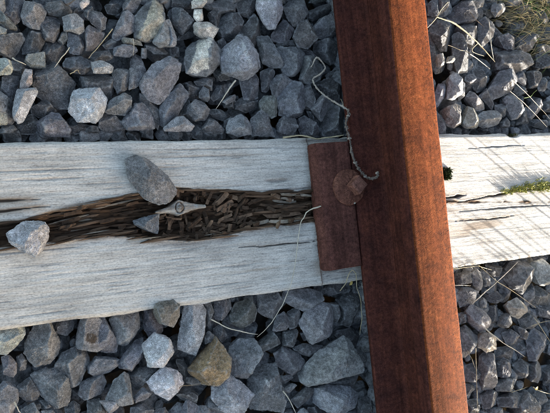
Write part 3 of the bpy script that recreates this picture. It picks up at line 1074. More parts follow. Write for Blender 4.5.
def make_stone(name, poly_px, tone, tint, zmid, label, cat, group, key=None, sub=4, flat=1.0, seed=1):
    r = np.random.default_rng(seed)
    W = np.array([at(x, y, zmid)[:2] for x, y in poly_px])
    V, F, c, hup, hdn = stone_shape(W, sub, r, flat)
    base = tone_rgb(tone, tint) * (1 + r.normal(0, .012, 3))
    colr = np.tile(np.append(base, 1.0), (len(V), 1))
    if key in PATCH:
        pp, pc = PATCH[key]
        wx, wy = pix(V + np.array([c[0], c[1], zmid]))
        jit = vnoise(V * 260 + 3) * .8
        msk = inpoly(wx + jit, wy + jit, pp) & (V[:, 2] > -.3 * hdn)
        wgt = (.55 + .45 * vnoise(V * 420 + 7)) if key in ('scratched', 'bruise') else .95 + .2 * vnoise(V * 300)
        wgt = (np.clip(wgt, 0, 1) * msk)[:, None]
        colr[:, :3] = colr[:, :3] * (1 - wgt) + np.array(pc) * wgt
    me = mesh_np(name, V, F, M_STONE, True, {'tone': colr})
    me.set_sharp_from_angle(angle=math.radians(24))
    o = link(name, me, None, (c[0], c[1], zmid))
    tag(o, label, cat, group)
    return o

def build_ballast():
    recs, org = [], (0, 0)
    for line in STONES.strip().splitlines():
        line = line.strip()
        if line[0] == '[':
            org = tuple(float(v) for v in line[1:-1].split(',')); continue
        w = line.split()
        key = None
        if w[-1][0] == '@': key = w.pop()[1:]
        tone, tint = int(w[0][:2]) / 100, w[0][2]
        P = [tuple(float(v) for v in q.split(',')) for q in w[1:]]
        P = np.array([(org[0] + x / 5.98, org[1] + y / 5.98) for x, y in P])
        recs.append(dict(tone=tone, tint=tint, P=P, key=key, c=P.mean(0), size=math.sqrt(np.ptp(P[:, 0]) * np.ptp(P[:, 1]))))
    # beds and rows, for the labels
    for q in recs:
        x, y = q['c']
        e0, e1 = sl_edges(x)
        rail_l = 335 + 43 * y / 413
        left = x < rail_l + 40
        up = y < 200
        q['bed'] = ('upper ' if up else 'lower ') + ('left' if left else 'right')
        d = (e0 - y) if up else (y - e1)
        rh = 27.0 if left else 22.0
        q['row'] = max(0, int((d - 4) // rh))
    from collections import defaultdict
    rows = defaultdict(list)
    for q in recs: rows[(q['bed'], q['row'])].append(q)
    for (bed, row), L in rows.items():
        L.sort(key=lambda q: -q['c'][0] if 'left' in bed else q['c'][0])
        for k, q in enumerate(L): q['ord'] = k + 1
    for i, q in enumerate(recs):
        left, up = 'left' in q['bed'], 'upper' in q['bed']
        bedz = {'upper left': -.020, 'lower left': -.030, 'upper right': -.030, 'lower right': -.040}[q['bed']]
        z = bedz + float(np.clip((q['tone'] - .43) * .08, -.014, .014)) + random.uniform(-.004, .004)
        cw = at(q['c'][0], q['c'][1], z)
        if .452 < cw[0] < .61: z -= .014
        if q['key'] == 'edge': z = -.006
        sz = q['size']
        szw = 'small' if sz < (17 if left else 14) else 'large' if sz > (32 if left else 24) else 'medium'
        t = q['tone']
        tn = 'pale grey' if t > .57 else 'light grey' if t > .49 else 'mid-grey' if t > .41 else 'dark grey' if t > .34 else 'blackish'
        tn = {'b': tn.replace('grey', 'blue-grey') if 'grey' in tn else tn, 'g': tn + ' greenish', 'w': tn + ' warm', 'p': tn + ' pinkish'}.get(q['tint'], tn)
        label = OWN.get(q['key']) or f"{szw} {tn} stone, {ORD[q['ord']]} {'left' if left else 'right'} of the rail, {ORD[q['row'] + 1]} row {'above' if up else 'below'} the sleeper"
        sub = 6 if sz > 36 else 5 if sz > 12 else 4
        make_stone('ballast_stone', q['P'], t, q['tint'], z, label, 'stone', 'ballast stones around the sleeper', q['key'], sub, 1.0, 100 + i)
    return recs
recs = build_ballast()

# three stones that lie on the sleeper itself
make_stone('loose_stone', [(127, 160.7), (135.6, 157.3), (147.5, 160.7), (166, 176), (174.6, 189.5), (171, 201.4), (157.6, 203), (144, 196.3), (129, 177.6)], .47, 'n', .010, 'dark oblong stone lying slantwise on the sleeper at the hollow rim', 'stone', None, None, 6, .9, 21)
make_stone('loose_stone', [(7.5, 233.5), (23.7, 223.4), (39, 220), (47.5, 228.5), (47.5, 243.7), (34, 255.6), (25.4, 250.5), (10, 242)], .66, 'b', .004, 'pale grey wedge stone stuck in the left end of the sleeper hollow', 'stone', None, None, 6, 1.0, 25)
make_stone('loose_stone', [(133, 220), (145.8, 216.6), (158.6, 214), (157, 233.5), (145.8, 230), (135.6, 225)], .44, 'b', -.010, 'small blue-grey triangular stone inside the hollow left of the knot', 'stone', None, None, 5, 1.0, 29)

# the rest of the ballast: deeper stones in the gaps and the bed outside the picture
def build_rest():
    r = np.random.default_rng(5)
    Vs, Fs, Cs, off = [], [], [], 0
    def put(x, y, z, rad, sub):
        nonlocal off
        k = r.integers(5, 8)
        a = np.sort(r.uniform(0, 6.283, k)) ; a = np.linspace(0, 6.283, k, endpoint=False) + r.normal(0, .25, k)
        el = r.uniform(.72, 1.0); ro = r.uniform(0, 3.14)
        pr = rad * r.uniform(.85, 1.12, k)
        q = np.stack([pr * np.cos(a), pr * el * np.sin(a)], 1)
        R2 = np.array([[math.cos(ro), -math.sin(ro)], [math.sin(ro), math.cos(ro)]])
        q = q @ R2.T + (x, y)
        V, F, c, _, _ = stone_shape(q, sub, r)
        Vs.append(V + (c[0], c[1], z)); Fs.append(F + off); off += len(V)
        tone = float(np.clip(r.normal(.41, .08), .28, .7))
        Cs.append(np.tile(np.append(tone_rgb(tone, r.choice(list('nnnbbb'))), 1.0), (len(V), 1)))
    def blocked(x, y, m):
        s = (np.array([x, y, 0]) - SL_O)
        return abs(s @ td) < SL_W / 2 + m and -1.05 - m < s @ sd < 1.3 + m
    g = .040
    for X in np.arange(-.42, 1.45, g):
        for Y in np.arange(-.80, .72, g):
            x, y = X + r.uniform(-.4, .4) * g, Y + r.uniform(-.4, .4) * g
            u, v = pix(np.array([x, y, -.03]))
            frame = -6 < u < 556 and -6 < v < 419
            if not blocked(x, y, .005):
                put(x, y, -.059 + r.uniform(-.006, .006) , r.uniform(.018, .028), 3 if frame else 2)
            if not frame and not blocked(x, y, .018):
                zz = -.028 - (.018 if .45 < x < .61 else 0) - (.01 if x > .6 else 0)
                put(x, y, zz + r.uniform(-.008, .006), r.uniform(.019, .033), 3 if -40 < u < 590 and -40 < v < 453 else 2)
    # packed tight under the rail foot, added to stop sun leaking through
    for Y in np.arange(-.80, .72, .030):
        for X in (.511, .532, .553, .574):
            x, y = X + r.uniform(-.006, .006), Y + r.uniform(-.008, .008)
            if not blocked(x, y, .012): put(x, y, -.009 + r.uniform(-.003, .002), r.uniform(.020, .026), 2)
        for X in (.51, .545, .575):
            put(X + r.uniform(-.005, .005), Y, -.040, r.uniform(.022, .027), 2) if not blocked(X, Y, .02) else None
        for X in (.512, .532, .556):
            for dy in (0, .015):
                x, y = X + r.uniform(-.006, .006), Y + dy + r.uniform(-.004, .004)
                if not blocked(x, y, .006): put(x, y, -.002 + r.uniform(-.003, .002), r.uniform(.011, .015), 2)
    for X in np.arange(.496, .60, .018):  # more hidden stones added at the sleeper edges against the sun leak
        for sg in (-1, 1):
            for k in (0, 1):
                q = SL_O + (X - SL_O[0]) * sd + sg * (SL_W / 2 + .012 + .016 * k) * td
                put(q[0], q[1], -.004 + r.uniform(-.003, .002), r.uniform(.012, .015), 2)
    # a packed line along both edges of the sleeper
    for sg in (-1, 1):
        for s0 in np.arange(-.6, .9, .021):
            q = SL_O + (s0 + r.uniform(-.006, .006)) * sd + sg * (SL_W / 2 + r.uniform(.008, .018)) * td
            put(q[0], q[1], (-.036 if sg > 0 else -.048) + r.uniform(-.006, .006) - (.012 if q[0] > .6 else 0), r.uniform(.011, .018), 4)
    # small stuff in the gaps
    for k in range(520):
        x, y = r.uniform(-.09, 1.02), r.uniform(-.46, .40)
        if blocked(x, y, .004): continue
        put(x, y, -.050 + r.uniform(-.01, .008) - (.01 if .45 < x < .61 else 0), r.uniform(.006, .015), 2)
    me = mesh_np('ballast_bed', np.concatenate(Vs), np.concatenate(Fs), M_STONE, True, {'tone': np.concatenate(Cs)})
    me.set_sharp_from_angle(angle=math.radians(30))
    tag(link('ballast_bed', me), 'deeper grey ballast filling the gaps and the bed beyond', 'ballast', kind='stuff')
build_rest()

# ------------------------------------------------------------------ rotten wood chips in the hollow
M_CHIP = [plain_material('rotten_chip_dark', (.020, .013, .009), (.095, .058, .037), 150, .85, (1, 1, 1), .5, .0008),
          plain_material('rotten_chip_brown', (.065, .040, .026), (.23, .150, .10), 150, .85, (1, 1, 1), .5, .0008),
          plain_material('grey_splinter', (.15, .125, .10), (.36, .315, .26), 150, .85, (1, 1, 1), .4, .0006)]

def chip_mesh(L, Wd, Hh, seed):
    r = np.random.default_rng(seed)
    n = 5
    V = []
    for i in range(n):
        u = i / (n - 1)
        tp = 1 - .22 * abs(2 * u - 1) ** 6 * r.uniform(.0, 1)
        for a, b in ((-1, -1), (1, -1), (1, 1), (-1, 1)):
            V.append(((u - .5) * L + r.normal(0, .05) * L * (i in (0, n - 1)), a * Wd / 2 * tp * r.uniform(.82, 1.12), b * Hh / 2 * tp * r.uniform(.8, 1.15)))
    F = []
    for i in range(n - 1):
        for k in range(4):
            F.append((i * 4 + k, i * 4 + (k + 1) % 4, (i + 1) * 4 + (k + 1) % 4, (i + 1) * 4 + k))
    F += [(3, 2, 1, 0), tuple((n - 1) * 4 + k for k in range(4))]
    V = np.array(V)
    V[:, 1] += .10 * L * r.uniform(-1, 1) * (V[:, 0] / L) ** 2 * 2
    return V, np.array(F)

def hollow_z(x, y):
    P = at(x, y, -.01); loc = to_sl(P)[0]
    xx, yy = pix(SL_O + loc[0] * sd + loc[1] * td)
    z, _, _ = sleeper_height(np.array([xx]), np.array([yy]), np.array([loc[0]]), np.array([loc[1]]))
    return float(z[0])

SLATS = [  # x0,y0,x1,y1, width px, material, label
    (252.6, 224.5, 268.4, 221.3, 3.6, 2, 'short tan splinter at the lower rim of the hollow'),
    (269.6, 222.8, 301, 220.2, 3.4, 2, 'long pale splinter along the lower rim near the bed plate'),
    (267, 217, 298.6, 213.6, 4.5, 1, 'broad brown slat above the long pale splinter near the plate'),
    (272, 201.5, 296, 202.7, 2.6, 2, 'pale grey splinter high in the hollow near the plate'),
    (280.5, 197.5, 294, 200, 2.4, 2, 'short whitish splinter under the upper rim near the plate'),
    (216.3, 210, 233, 200, 4.0, 1, 'tan slanting chip right of the knot'),
    (235.7, 218.4, 252.6, 213.6, 3.2, 1, 'brown splinter in the middle of the hollow, right of the slanting chip'),
    (262, 207, 306, 206, 3.0, 0, 'long dark splinter running towards the bed plate'),
    (282, 194, 312, 195.5, 2.4, 2, 'thin grey splinter under the upper rim, ending at the plate'),
]
def build_chips():
    for i, (x0, y0, x1, y1, wpx, mk, lab) in enumerate(SLATS):
        zc = max(hollow_z((x0 + x1) / 2, (y0 + y1) / 2), -.02) + .005
        a, b = at(x0, y0, zc), at(x1, y1, zc)
        d = b - a; L = float(np.linalg.norm(d)); w = wpx / 620
        V, F = chip_mesh(L, w, w * .8, 900 + i)
        o = link('wood_splinter', mesh_np('wood_splinter', V, F, M_CHIP[mk], False), None, (a + b) / 2)
        o.rotation_euler = (random.uniform(-.3, .3), random.uniform(-.04, .04), math.atan2(d[1], d[0]))
        tag(o, lab, 'wood splinter', 'rotten splinters in the sleeper hollow')
    r = np.random.default_rng(11)
    meshes = []
    for i in range(14):
        for mk in (0, 1):
            L = r.uniform(.009, .027); w = r.uniform(.003, .0075)
            V, F = chip_mesh(L, w, w * r.uniform(.5, .9), 300 + i * 2 + mk)
            meshes.append((mesh_np('wood_chip', V, F, M_CHIP[mk], False), mk))
    n = 0
    tries = 0
    while n < 150 and tries < 4000:
        tries += 1
        x = r.uniform(160, 300) if r.random() < .86 else r.uniform(55, 160)
        y = r.uniform(186, 242)
        if float(in_hollow(np.array([x]), np.array([y]))[0]) < 2.2: continue
        if 150 < x < 212 and abs(y - 208) < 7: continue
        if x > 245 and r.random() < .45: continue
        z = hollow_z(x, y) + r.uniform(.001, .009)
        p = at(x, y, z)
        me, mk = meshes[r.integers(len(meshes))]
        if mk == 1 and r.random() < .35: me, mk = meshes[2 * r.integers(14)]
        o = link('wood_chip', me, None, p)
        an = r.normal(.9, .5) if x < 245 and r.random() < .65 else r.normal(0, .35)
        if x < 215 and r.random() < .5: an = r.normal(1.5, .4)
        if x < 160: an = r.normal(.1, .15)
        o.rotation_euler = (r.normal(0, .5), r.normal(0, .3), an)
        zone = 'left of the triangular stone' if x < 140 else 'below the knot' if x < 205 and y > 208 else 'above the knot' if x < 205 else 'just right of the knot' if x < 240 else 'midway to the plate' if x < 270 else 'next to the plate'
        tn = 'dark' if mk == 0 else 'brown'
        ln = me.vertices[-1].co.x - me.vertices[0].co.x
        sz = 'short' if ln < .0135 else 'long' if ln > .021 else 'middling'
        aa = math.degrees(an) % 180
        po = 'level' if aa < 22 or aa > 158 else 'upright' if 68 < aa < 112 else 'rising' if aa < 90 else 'falling'
        side = 'near the upper rim' if in_hollow(np.array([x]), np.array([y - 9.0]))[0] < 0 else 'near the lower rim' if in_hollow(np.array([x]), np.array([y + 9.0]))[0] < 0 else 'mid-hollow'
        tag(o, f'{sz} {tn} {po} wood chip {side}, {zone}', 'wood chip', f'{sz} {tn} {po} chips {side}, {zone}')
        n += 1
build_chips()

def build_splinters():
    # fibres still joined to the timber, lying along the grain of the hollow
    r = np.random.default_rng(17)
    base = []
    for i in range(10):
        V, F = chip_mesh(1.0, 1.0, 1.0, 700 + i)
        u = np.abs(V[:, 0]) * 2
        V[:, 1:] *= (1 - .75 * np.clip(u, 0, 1) ** 2)[:, None]
        V[:, 1] *= .8 + .2 * np.cos(V[:, 0] * 3)
        base.append((V, F))
    ms = {(i, mk): mesh_np('splinter', V, F, M_CHIP[mk], False) for i, (V, F) in enumerate(base) for mk in (0, 1, 2)}
    n = 0
    while n < 170:
        x = r.uniform(0, 310) if r.random() < .75 else r.uniform(50, 150)
        up, lo = np.interp(x, hu[:, 0], hu[:, 1]), np.interp(x, hl[:, 0], hl[:, 1])
        e = r.random()
        y = up + r.uniform(0, 5) if e < .3 else lo - r.uniform(0, 5) if e < .55 else r.uniform(up + 2, lo - 2)
        if 160 < x < 240 and up + 6 < y < lo - 5 and r.random() < .7: continue
        if 150 < x < 212 and abs(y - 208) < 8: continue
        z = hollow_z(x, y)
        p = to_sl(at(x, y, z))[0]
        L = r.uniform(.016, .060); w = r.uniform(.0012, .0038)
        mk = 0 if r.random() < .62 else 1 if r.random() < .8 else 2
        o = link('splinter', ms[(int(r.integers(10)), mk)], sleeper, (p[0], p[1], z + r.uniform(.0002, .004)))
        slope = math.atan2(-(np.interp(x + 6, hu[:, 0], hu[:, 1]) - np.interp(x - 6, hu[:, 0], hu[:, 1])), 12) * .5
        o.rotation_euler = (r.normal(0, .6), r.normal(0, .05), slope + r.normal(0, .05))
        o.scale = (L, w, w * r.uniform(.7, 1.4))
        n += 1
build_splinters()

# ------------------------------------------------------------------ dry stalks
M_STRAW = plain_material('dry_straw', (.24, .20, .125), (.47, .41, .28), 90, .7, (1, 1, 1), .2, .0003)
M_WHITE = plain_material('bleached_straw', (.34, .31, .25), (.60, .56, .48), 90, .7, (1, 1, 1), .2, .0003)
M_TWIG = plain_material('brown_twig', (.14, .095, .055), (.30, .22, .14), 120, .8, (1, 1, 1), .3, .0004)
M_BLADE = plain_material('green_blade', (.045, .085, .018), (.13, .20, .05), 60, .6, (1, 1, 1), .1, .0003)
M_DRYBLADE = plain_material('dry_blade', (.19, .145, .07), (.44, .35, .18), 40, .75, (1, 1, 1), .1, .0003)

def stalk(pts, wpx, mat, label, cat='dry stalk', name='dry_grass_stalk', taper=.55, sides=6, group='dry stalks on the ballast'):
    """pts: (x, y, z) with x, y photo pixels"""
    P = np.array([at(x, y, z) for x, y, z in pts])
    r0 = wpx / 2 / 700
    rad = np.linspace(r0, r0 * taper, len(P))
    base = P.mean(0)
    P2 = [P[0]]
    for a_, b_ in zip(P[:-1], P[1:]):                       # slight kinks, as dry grass has
        P2 += [(a_ + b_) / 2 + rng.normal(0, .0006, 3) * (1, 1, .5), b_]
    P2 = np.array(P2)
    rad = np.linspace(r0, r0 * taper, len(P2)) * rng.uniform(.75, 1.2, len(P2))
    rad[-1] *= .4
    V, F = tube_arrays(P2 - base, rad, sides, .00012)
    o = link(name, mesh_np(name, V, F, mat), None, base)
    return tag(o, label, cat, group)

main = stalk([(437, 17, .012), (452, 22, .014), (466, 32, .012), (478, 43, .008), (495, 62, -.004)], 2.3, M_STRAW, 'thick forked pale stalk slanting across the upper right ballast')
def shoot(parent, pts, wpx, mat):
    P = np.array([at(x, y, z) for x, y, z in pts]) - np.array(parent.location)
    V, F = tube_arrays(P, np.linspace(wpx / 1180, wpx / 2400, len(P)), 5, .00008)
    link('side_shoot', mesh_np('side_shoot', V, F, mat), parent)
shoot(main, [(437, 17, .012), (431, 24, .004), (424, 31, -.006)], 1.3, M_STRAW)
shoot(main, [(437, 17, .012), (441, 10, .010), (448, 2, .006)], 1.3, M_STRAW)
shoot(main, [(478, 43, .008), (472, 51, .004), (484, 56, .000)], .9, M_STRAW)
stalk([(489, 22, .004), (491, 44, .004), (494.5, 62, -.006)], 1.5, M_WHITE, 'straight whitish stalk meeting the tip of the forked stalk')
stalk([(470, 54, -.004), (480, 61, -.006), (490, 69, -.012)], 1.4, M_WHITE, 'short pale stalk below the middle of the forked stalk')
stalk([(512, 80, .010), (530, 97, .006), (552, 121, -.002)], 1.2, M_WHITE, 'upper of two parallel white straws at the right edge, above the sleeper')
stalk([(510, 91, .006), (525, 104, .006), (547, 127, .004)], 1.4, M_WHITE, 'lower of two parallel white straws at the right edge, above the sleeper')
stalk([(524, 98, .004), (531, 96, .006), (537, 90, .002)], 1.3, M_BLADE, 'tiny green blade between the two parallel white straws', 'grass sprig', 'grass_sprig')
stalk([(69.4, 47.5, .006), (62, 57, .010), (54.4, 67.7, .004)], 1.3, M_WHITE, 'short white needle in the upper left ballast above the pinkish stone')
stalk([(12.5, 58, .002), (19, 61.5, .004), (26, 65, .000)], 1.5, M_WHITE, 'short white needle near the left edge of the upper ballast')
stalk([(112.4, 29, .006), (96, 49.5, .006), (88.5, 58.5, .002)], 1.1, M_STRAW, 'thin curved straw left of the large buff-sided stone')
stalk([(133, 38, .012), (134, 48, .010), (133.5, 56, .008)], .7, M_WHITE, 'hair-thin upright straw just below the thin tan chip')
stalk([(235.6, 80.4, .008), (227, 92.4, .008), (216, 109, .000)], 1.7, M_WHITE, 'pale straw slanting below the large scratched stone')
stalk([(70, 74, .004), (74, 72, .008), (78, 70, .006), (80.5, 74, .002)], 1.0, M_STRAW, 'tiny bent straw on top of the very large dark stone')
stalk([(211.3, 319.5, .004), (229, 328.5, .006), (244, 332, .006), (258, 334.4, .004)], 1.6, M_WHITE, 'pale straw lying below the sleeper, right of the long pale stone')
stalk([(321, 206, .026), (313, 208.5, .024), (306, 213, .018), (301, 222, .012), (298, 240, .008), (295, 265, .008), (291, 284, .008), (283, 304, .004), (272, 322, .004), (257, 337, -.002)], 1.5, M_WHITE, 'long hair-thin straw running from the bed plate down over the sleeper')
stalk([(283, 391, -.002), (290, 401, .002), (297, 415, .004)], 1.4, M_WHITE, 'white straw leaving the bottom picture edge left of the rail')
stalk([(340, 291, -.004), (346, 283, .002), (349.5, 273, .010), (353, 270, .014), (356, 274, .012), (357, 288, .004), (361, 301.5, .000), (362, 318.5, -.004), (359.7, 335, -.012)], 1.5, M_STRAW, 'curled straw hooked around the lower end of the bed plate')
stalk([(473.4, 302.7, -.010), (485, 292, -.004), (497, 282, .000), (518.6, 261, .002)], 1.5, M_WHITE, 'straw rising to the right, one of two crossing below the sunny sleeper end')
stalk([(478.4, 265, .000), (497.7, 281.8, .003), (517, 294, -.006), (536, 307.7, -.018)], 1.0, M_STRAW, 'thin straw falling to the right, one of two crossing below the sleeper')
stalk([(450, 268.6, -.004), (464, 267.5, .000), (477.6, 266, .002), (491.8, 270, -.008)], 1.2, M_STRAW, 'straw lying along the lower edge of the sunny sleeper end')
stalk([(451, 285.6, -.014), (462, 285.3, -.012), (471, 285.6, -.016)], 1.0, M_WHITE, 'short level straw beside the rail below the sunny sleeper end')
stalk([(484.8, 328, -.012), (496.5, 337.6, -.006), (510, 347, -.010), (525, 357, -.020)], 2.0, M_WHITE, 'thick white straw beside the mottled whitish stone', taper=.4)
stalk([(475.7, 348, -.010), (476.6, 380, -.008), (477.7, 415, -.010)], 1.1, M_STRAW, 'upright straw next to the rail at the lower right')
stalk([(467.5, 351, -.016), (472, 359, -.012), (475.5, 369, -.016)], .9, M_STRAW, 'short thin straw between the rail and the upright straw')
stalk([(534, 317.6, -.010), (542, 329, -.008), (551, 343, -.012)], 1.1, M_STRAW, 'thin straw slanting off the right edge below the crossing straws')
stalk([(531.6, 326, -.016), (541, 322.5, -.010), (552, 320.5, -.008)], 1.0, M_STRAW, 'thin brownish straw crossing the one that slants off the right edge')
stalk([(511.5, 392.5, -.014), (520, 389.5, -.010), (527.4, 386.7, -.012)], 1.0, M_STRAW, 'short straw near the bottom right corner')
leafy = stalk([(533, 387, -.012), (540, 391, -.008), (552, 394.5, -.010)], 1.5, M_STRAW, 'straw with a yellow leaf scrap at the bottom right corner')
stalk([(14.5, 402, .000), (17, 407, .002), (21.5, 414, .000)], 1.3, M_WHITE, 'tiny pinkish-white straw in the bottom left corner')
stalk([(173.7, 392.5, -.006), (182, 386, -.002), (194, 385, -.004)], 1.1, M_TWIG, 'thin brown twig below the brown wedge stone', 'twig', 'twig')
stalk([(283, 137.6, .004), (300, 135.4, .006), (317, 139, .006), (331, 137.2, .010), (344, 135, .020)], 1.9, M_STRAW, 'pale root strand along the upper sleeper edge beside the rail', 'root', 'root_strand', .8)
stalk([(341, 99, .004), (346, 112, .010), (347, 128, .016), (346, 136, .016)], .8, M_STRAW, 'thin upright straw against the rail foot above the bed plate')
stalk([(448, 45, -.008), (460, 50, -.004), (470, 53, -.010)], .7, M_STRAW, 'hair-thin straw below the forked stalk beside the rail')
stalk([(470, 12, .000), (476, 20, .004), (484, 27, -.002)], .8, M_TWIG, 'short brown twig above the forked stalk', 'twig', 'twig')

def leaf(x, y, z, s, col, parent=None, name='leaf_scrap'):
    P = at(x, y, z)
    V, F = [], []
    for i in range(5):
        u = i / 4
        w = s * .35 * math.sin(math.pi * (u * .9 + .05))
        for a in (-1, 0, 1): V.append((s * (u - .5), a * w, (.12 * s if a else 0) + .1 * s * math.sin(3 * u)))
    for i in range(4):
        for a in (0, 1): F.append((i * 3 + a, i * 3 + a + 1, (i + 1) * 3 + a + 1, (i + 1) * 3 + a))
    o = link(name, mesh_np(name, np.array(V), np.array(F), col), parent, P - (np.array(parent.location) if parent else 0))
    o.rotation_euler = (.2, .1, random.uniform(0, 3))
    return o
M_YEL = plain_material('yellow_leaf', (.42, .30, .08), (.62, .48, .18), 80, .7)
leaf(536, 388, -.004, .011, M_YEL, leafy)
tag(leaf(350.5, 283, .004, .009, M_YEL), 'tiny yellow leaf scrap caught in the curled straw by the plate', 'leaf')
tag(leaf(354.5, 203, .031, .0045, M_WHITE), 'tiny white fleck on the lower rim of the screw flange', 'fleck')

# ------------------------------------------------------------------ frayed twine
def build_twine():
    path = [(311.5, 67, .002), (317, 57.5, .010), (325, 67, .004), (320.7, 74, .008), (313, 79, .006), (316.5, 87.4, .010), (325, 95.8, .012), (336.6, 103.3, .018), (345, 108, .024), (348.5, 113, .027), (346, 125, .027), (350, 140.7, .028), (352, 154, .029), (356, 164, .032), (361, 172, .033), (369, 178.5, .034), (377, 177, .036), (377, 171.5, .037)]
    C = np.array([at(x, y, z) for x, y, z in path])
    root = tag(link('frayed_twine', None, None, C[9]), 'frayed grey twine trailing from the ballast onto the rail foot', 'twine')
    L = []
    n = len(C)
    for i in range(n - 1):
        p0, p1, p2, p3 = C[max(i - 1, 0)], C[i], C[i + 1], C[min(i + 2, n - 1)]
        for k in range(14):
            t = k / 14
            L.append(.5 * (2 * p1 + (p2 - p0) * t + (2 * p0 - 5 * p1 + 4 * p2 - p3) * t * t + (3 * p1 - p0 - 3 * p2 + p3) * t ** 3))
    L = np.array(L) - C[9]
    tan = np.gradient(L, axis=0); tan /= np.linalg.norm(tan, axis=1)[:, None]
    a = np.cross(tan, (0, 0, 1.0)); a /= np.linalg.norm(a, axis=1)[:, None]; b = np.cross(tan, a)
    sl = np.cumsum(np.r_[0, np.linalg.norm(np.diff(L, axis=0), axis=1)])
    prog = sl / sl[-1]
    M_TP = plain_material('pale_twine', (.26, .225, .19), (.50, .45, .40), 300, .85)
    M_TD = plain_material('dirty_twine', (.06, .046, .040), (.27, .22, .19), 240, .9)
    half = int(len(L) * .50)
    for nm, sl0, sl1, mat, rr in (('pale_strand', 0, half + 1, M_TP, .00085), ('dirty_strand', half, len(L), M_TD, .0012)):
        parts = []
        for ph in (0, 2.09, 4.19):
            th = sl[sl0:sl1] * 700 + ph
            fr = rr * (1 + .5 * vnoise(np.stack([sl[sl0:sl1] * 170, th * 0, th * 0 + ph], 1)) + .5 * vnoise(np.stack([sl[sl0:sl1] * 420, th * 0, th * 0 + ph], 1)))
            pts = L[sl0:sl1] + (np.cos(th) * fr * .8)[:, None] * a[sl0:sl1] + (np.sin(th) * fr * .8)[:, None] * b[sl0:sl1]
            parts.append(tube_arrays(pts, fr * .8, 5, .00005, 1))
        V, F = cat_arrays(parts)
        link(nm, mesh_np(nm, V, F, mat), root)
    parts = []
    r = np.random.default_rng(3)
    for k in range(95):
        i = int(len(L) * r.uniform(.46, .999)) if k > 15 else int(len(L) * r.uniform(.05, .46))
        p = L[i]
        d = r.normal(0, 1, 3); d[2] = abs(d[2]) * .5; d = d / np.linalg.norm(d) + tan[i] * r.uniform(-1, 1)
        ln = r.uniform(.002, .006)
        parts.append(tube_arrays([p, p + d * ln * .6 + r.normal(0, .0006, 3), p + d * ln + (0, 0, -.001)], [.00028, .00024, .0001], 4, 0, 3))
    V, F = cat_arrays(parts)
    link('fray', mesh_np('fray', V, F, M_TP), root)['kind'] = 'stuff'
    # pale tufts caught in it
    for q in (.55, .60, .64, .70, .76, .80, .86, .93, .985):
        i = min(int(len(L) * q), len(L) - 1)
        Vb, Fb = ICO[3]
        rad = .0021 * (1 + .45 * vnoise(Vb * 1.7 + q * 90) + .35 * vnoise(Vb * 5 + q * 50))
        V, F = Vb * rad[:, None] * (1.5, 1.0, .8) + L[i], Fb
        link('fluff', mesh_np('fluff', V, F, M_TD if q in (.60, .70, .80, .93) else M_TP), root)['kind'] = 'stuff'
build_twine()

# ------------------------------------------------------------------ moss and grass
M_MOSS = plain_material('green_moss', (.14, .14, .03), (.44, .44, .15), 260, .85)
M_MOSSD = plain_material('dark_moss', (.012, .02, .005), (.05, .075, .016), 260, .9)
def moss(label, spots, mat, n, size):
    r = np.random.default_rng(len(label))
    parts = []
    base = at(*spots[0][:2], 0)
    for k in range(n):
        x, y, rx, ry = spots[r.integers(len(spots))]
        px_, py_ = x + r.normal(0, rx * .5), y + r.normal(0, ry * .5)
        p = at(px_, py_, 0)
        p[2] = hollow_z(px_, py_) - .0005
        d = np.array([r.normal(0, .6), r.normal(0, .6), 1.0]); d /= np.linalg.norm(d)
        ln = size * r.uniform(.5, 1.3)
        sd_ = np.cross(d, r.normal(0, 1, 3)); sd_ /= np.linalg.norm(sd_)
        w = ln * r.uniform(.06, .2)
        m_ = p + d * ln * .55 + r.normal(0, ln * .1, 3)
        V = np.array([p - sd_ * w * .5, p + sd_ * w * .5, m_ + sd_ * w, p + d * ln + r.normal(0, ln * .2, 3), m_ - sd_ * w]) - base
        parts.append((V, np.array([[0, 1, 2, 4], [4, 2, 3, 3]])))
    Vs, Fs, off = [], [], 0
    for V, F in parts:
        Vs.append(V); off0 = off; off += 5
        Fs += [(off0, off0 + 1, off0 + 2), (off0, off0 + 2, off0 + 4), (off0 + 4, off0 + 2, off0 + 3)]
    o = link('moss_patch', mesh_np('moss_patch', np.concatenate(Vs), np.array(Fs), mat, False), None, base)
    tag(o, label, 'moss', kind='stuff')
moss('bright green moss growing along the crack of the sunny sleeper end', [(518, 189.5, 7, 2), (530, 187.5, 9, 4), (543, 186, 9, 5), (556, 185, 8, 5.5), (508, 191.5, 5, 1.2)], M_MOSS, 1500, .0070)
moss('dark green moss tuft in a hole of the sleeper beside the rail', [(444.5, 174.5, 3.2, 3.4), (443, 171, 2.4, 2.6), (447, 177, 2.2, 1.6), (448, 171, 1.6, 1.6)], M_MOSSD, 620, .0075)
moss('dark moss clump at the upper edge of the sunny sleeper end', [(514, 134.5, 3.5, 1.2)], M_MOSSD, 140, .0035)

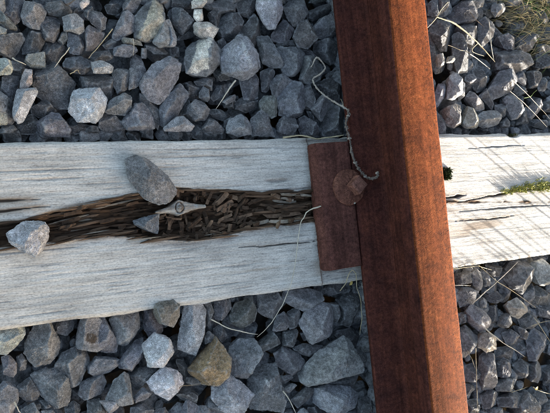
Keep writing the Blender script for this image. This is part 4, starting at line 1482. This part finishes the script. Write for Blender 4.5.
def grass(label, centers, n, hmin, hmax, lean, spread, mats, seed, wid=.0018, arch=.6, name='grass_tuft'):
    """blades as bent strips with a fold along the middle"""
    r = np.random.default_rng(seed)
    root = link(name, None, None, (centers[0][0], centers[0][1], -.05))
    o0 = np.array([centers[0][0], centers[0][1], -.05])
    for mi, (mat, frac, pname) in enumerate(mats):
        Vs, Fs, off = [], [], 0
        for k in range(int(n * frac)):
            cx, cy = centers[r.integers(len(centers))]
            p = np.array([cx + r.normal(0, spread), cy + r.normal(0, spread), -.06])
            az = math.atan2(lean[1], lean[0]) + r.normal(0, lean[2])
            H = r.uniform(hmin, hmax)
            out = H * r.uniform(.35, 1.0) * arch * 1.6
            H = H * r.uniform(.7, 1.0)
            d = np.array([math.cos(az), math.sin(az), 0]); s_ = np.array([-d[1], d[0], 0])
            m = 7
            w0 = wid * r.uniform(.6, 1.3)
            cur = r.normal(0, .25) * min(1.0, arch * 2)
            for i in range(m):
                u = i / (m - 1)
                zz = H * (math.sin(u * math.pi * (.5 + .25 * arch)) )
                q = p + d * out * u ** 1.5 + s_ * cur * out * u * u + np.array([0, 0, zz])
                w = w0 * (1 - u ** 2 * .92)
                Vs += [q - s_ * w, q + np.array([0, 0, -w * .5]), q + s_ * w]
            for i in range(m - 1):
                for a in (0, 1): Fs.append((off + i * 3 + a, off + i * 3 + a + 1, off + (i + 1) * 3 + a + 1, off + (i + 1) * 3 + a))
            off += m * 3
        link(pname, mesh_np(pname, np.array(Vs) - o0, np.array(Fs), mat), root)['kind'] = 'stuff'
    tag(root, label, 'grass')
    return root

def W2(x, y, z=-.02): return tuple(at(x, y, z)[:2])
DG = [(M_DRYBLADE, .72, 'dry_blades'), (M_BLADE, .28, 'green_blades')]
# the tuft that reaches into the upper right corner
grass('matted dry grass tuft reaching into the upper right corner', [W2(548, 8), W2(556, 22), W2(562, 36), W2(552, -6), W2(575, 15), W2(545, 30), W2(530, 4)], 620, .015, .06, (-1, .02, .6), .020, [(M_DRYBLADE, .85, 'dry_blades'), (M_BLADE, .15, 'green_blades')], 41, .0006, 1.5)
grass('green grass sprig at the upper right picture corner', [W2(551, 3), W2(540, -4)], 40, .02, .06, (-.6, -.3, .9), .008, [(M_BLADE, 1.0, 'green_blades')], 42, .0012, 1.0)
# weeds on the sunny side, just outside the picture: their shadows streak the sleeper end
grass('sparse dry grass just right of the sleeper end', [(1.18, -.22), (1.26, -.30), (1.30, -.20), (1.22, -.36), (1.28, -.40)], 17, .09, .20, (-.8, .6, 1.4), .06, DG, 43, .0024, .18)
grass('dry grass clump on the sunny ballast shoulder', [(1.12, -.60), (1.22, -.54), (1.30, -.66), (1.20, -.74), (1.36, -.60)], 300, .10, .22, (-.6, .5, .9), .055, DG, 44, .0034, .15)
grass('tall dry weeds beside the ballast further right', [(1.30, .02), (1.36, .10), (1.42, -.04), (1.28, .0)], 150, .10, .24, (-.6, .5, .9), .05, DG, 45, .0032, .15)
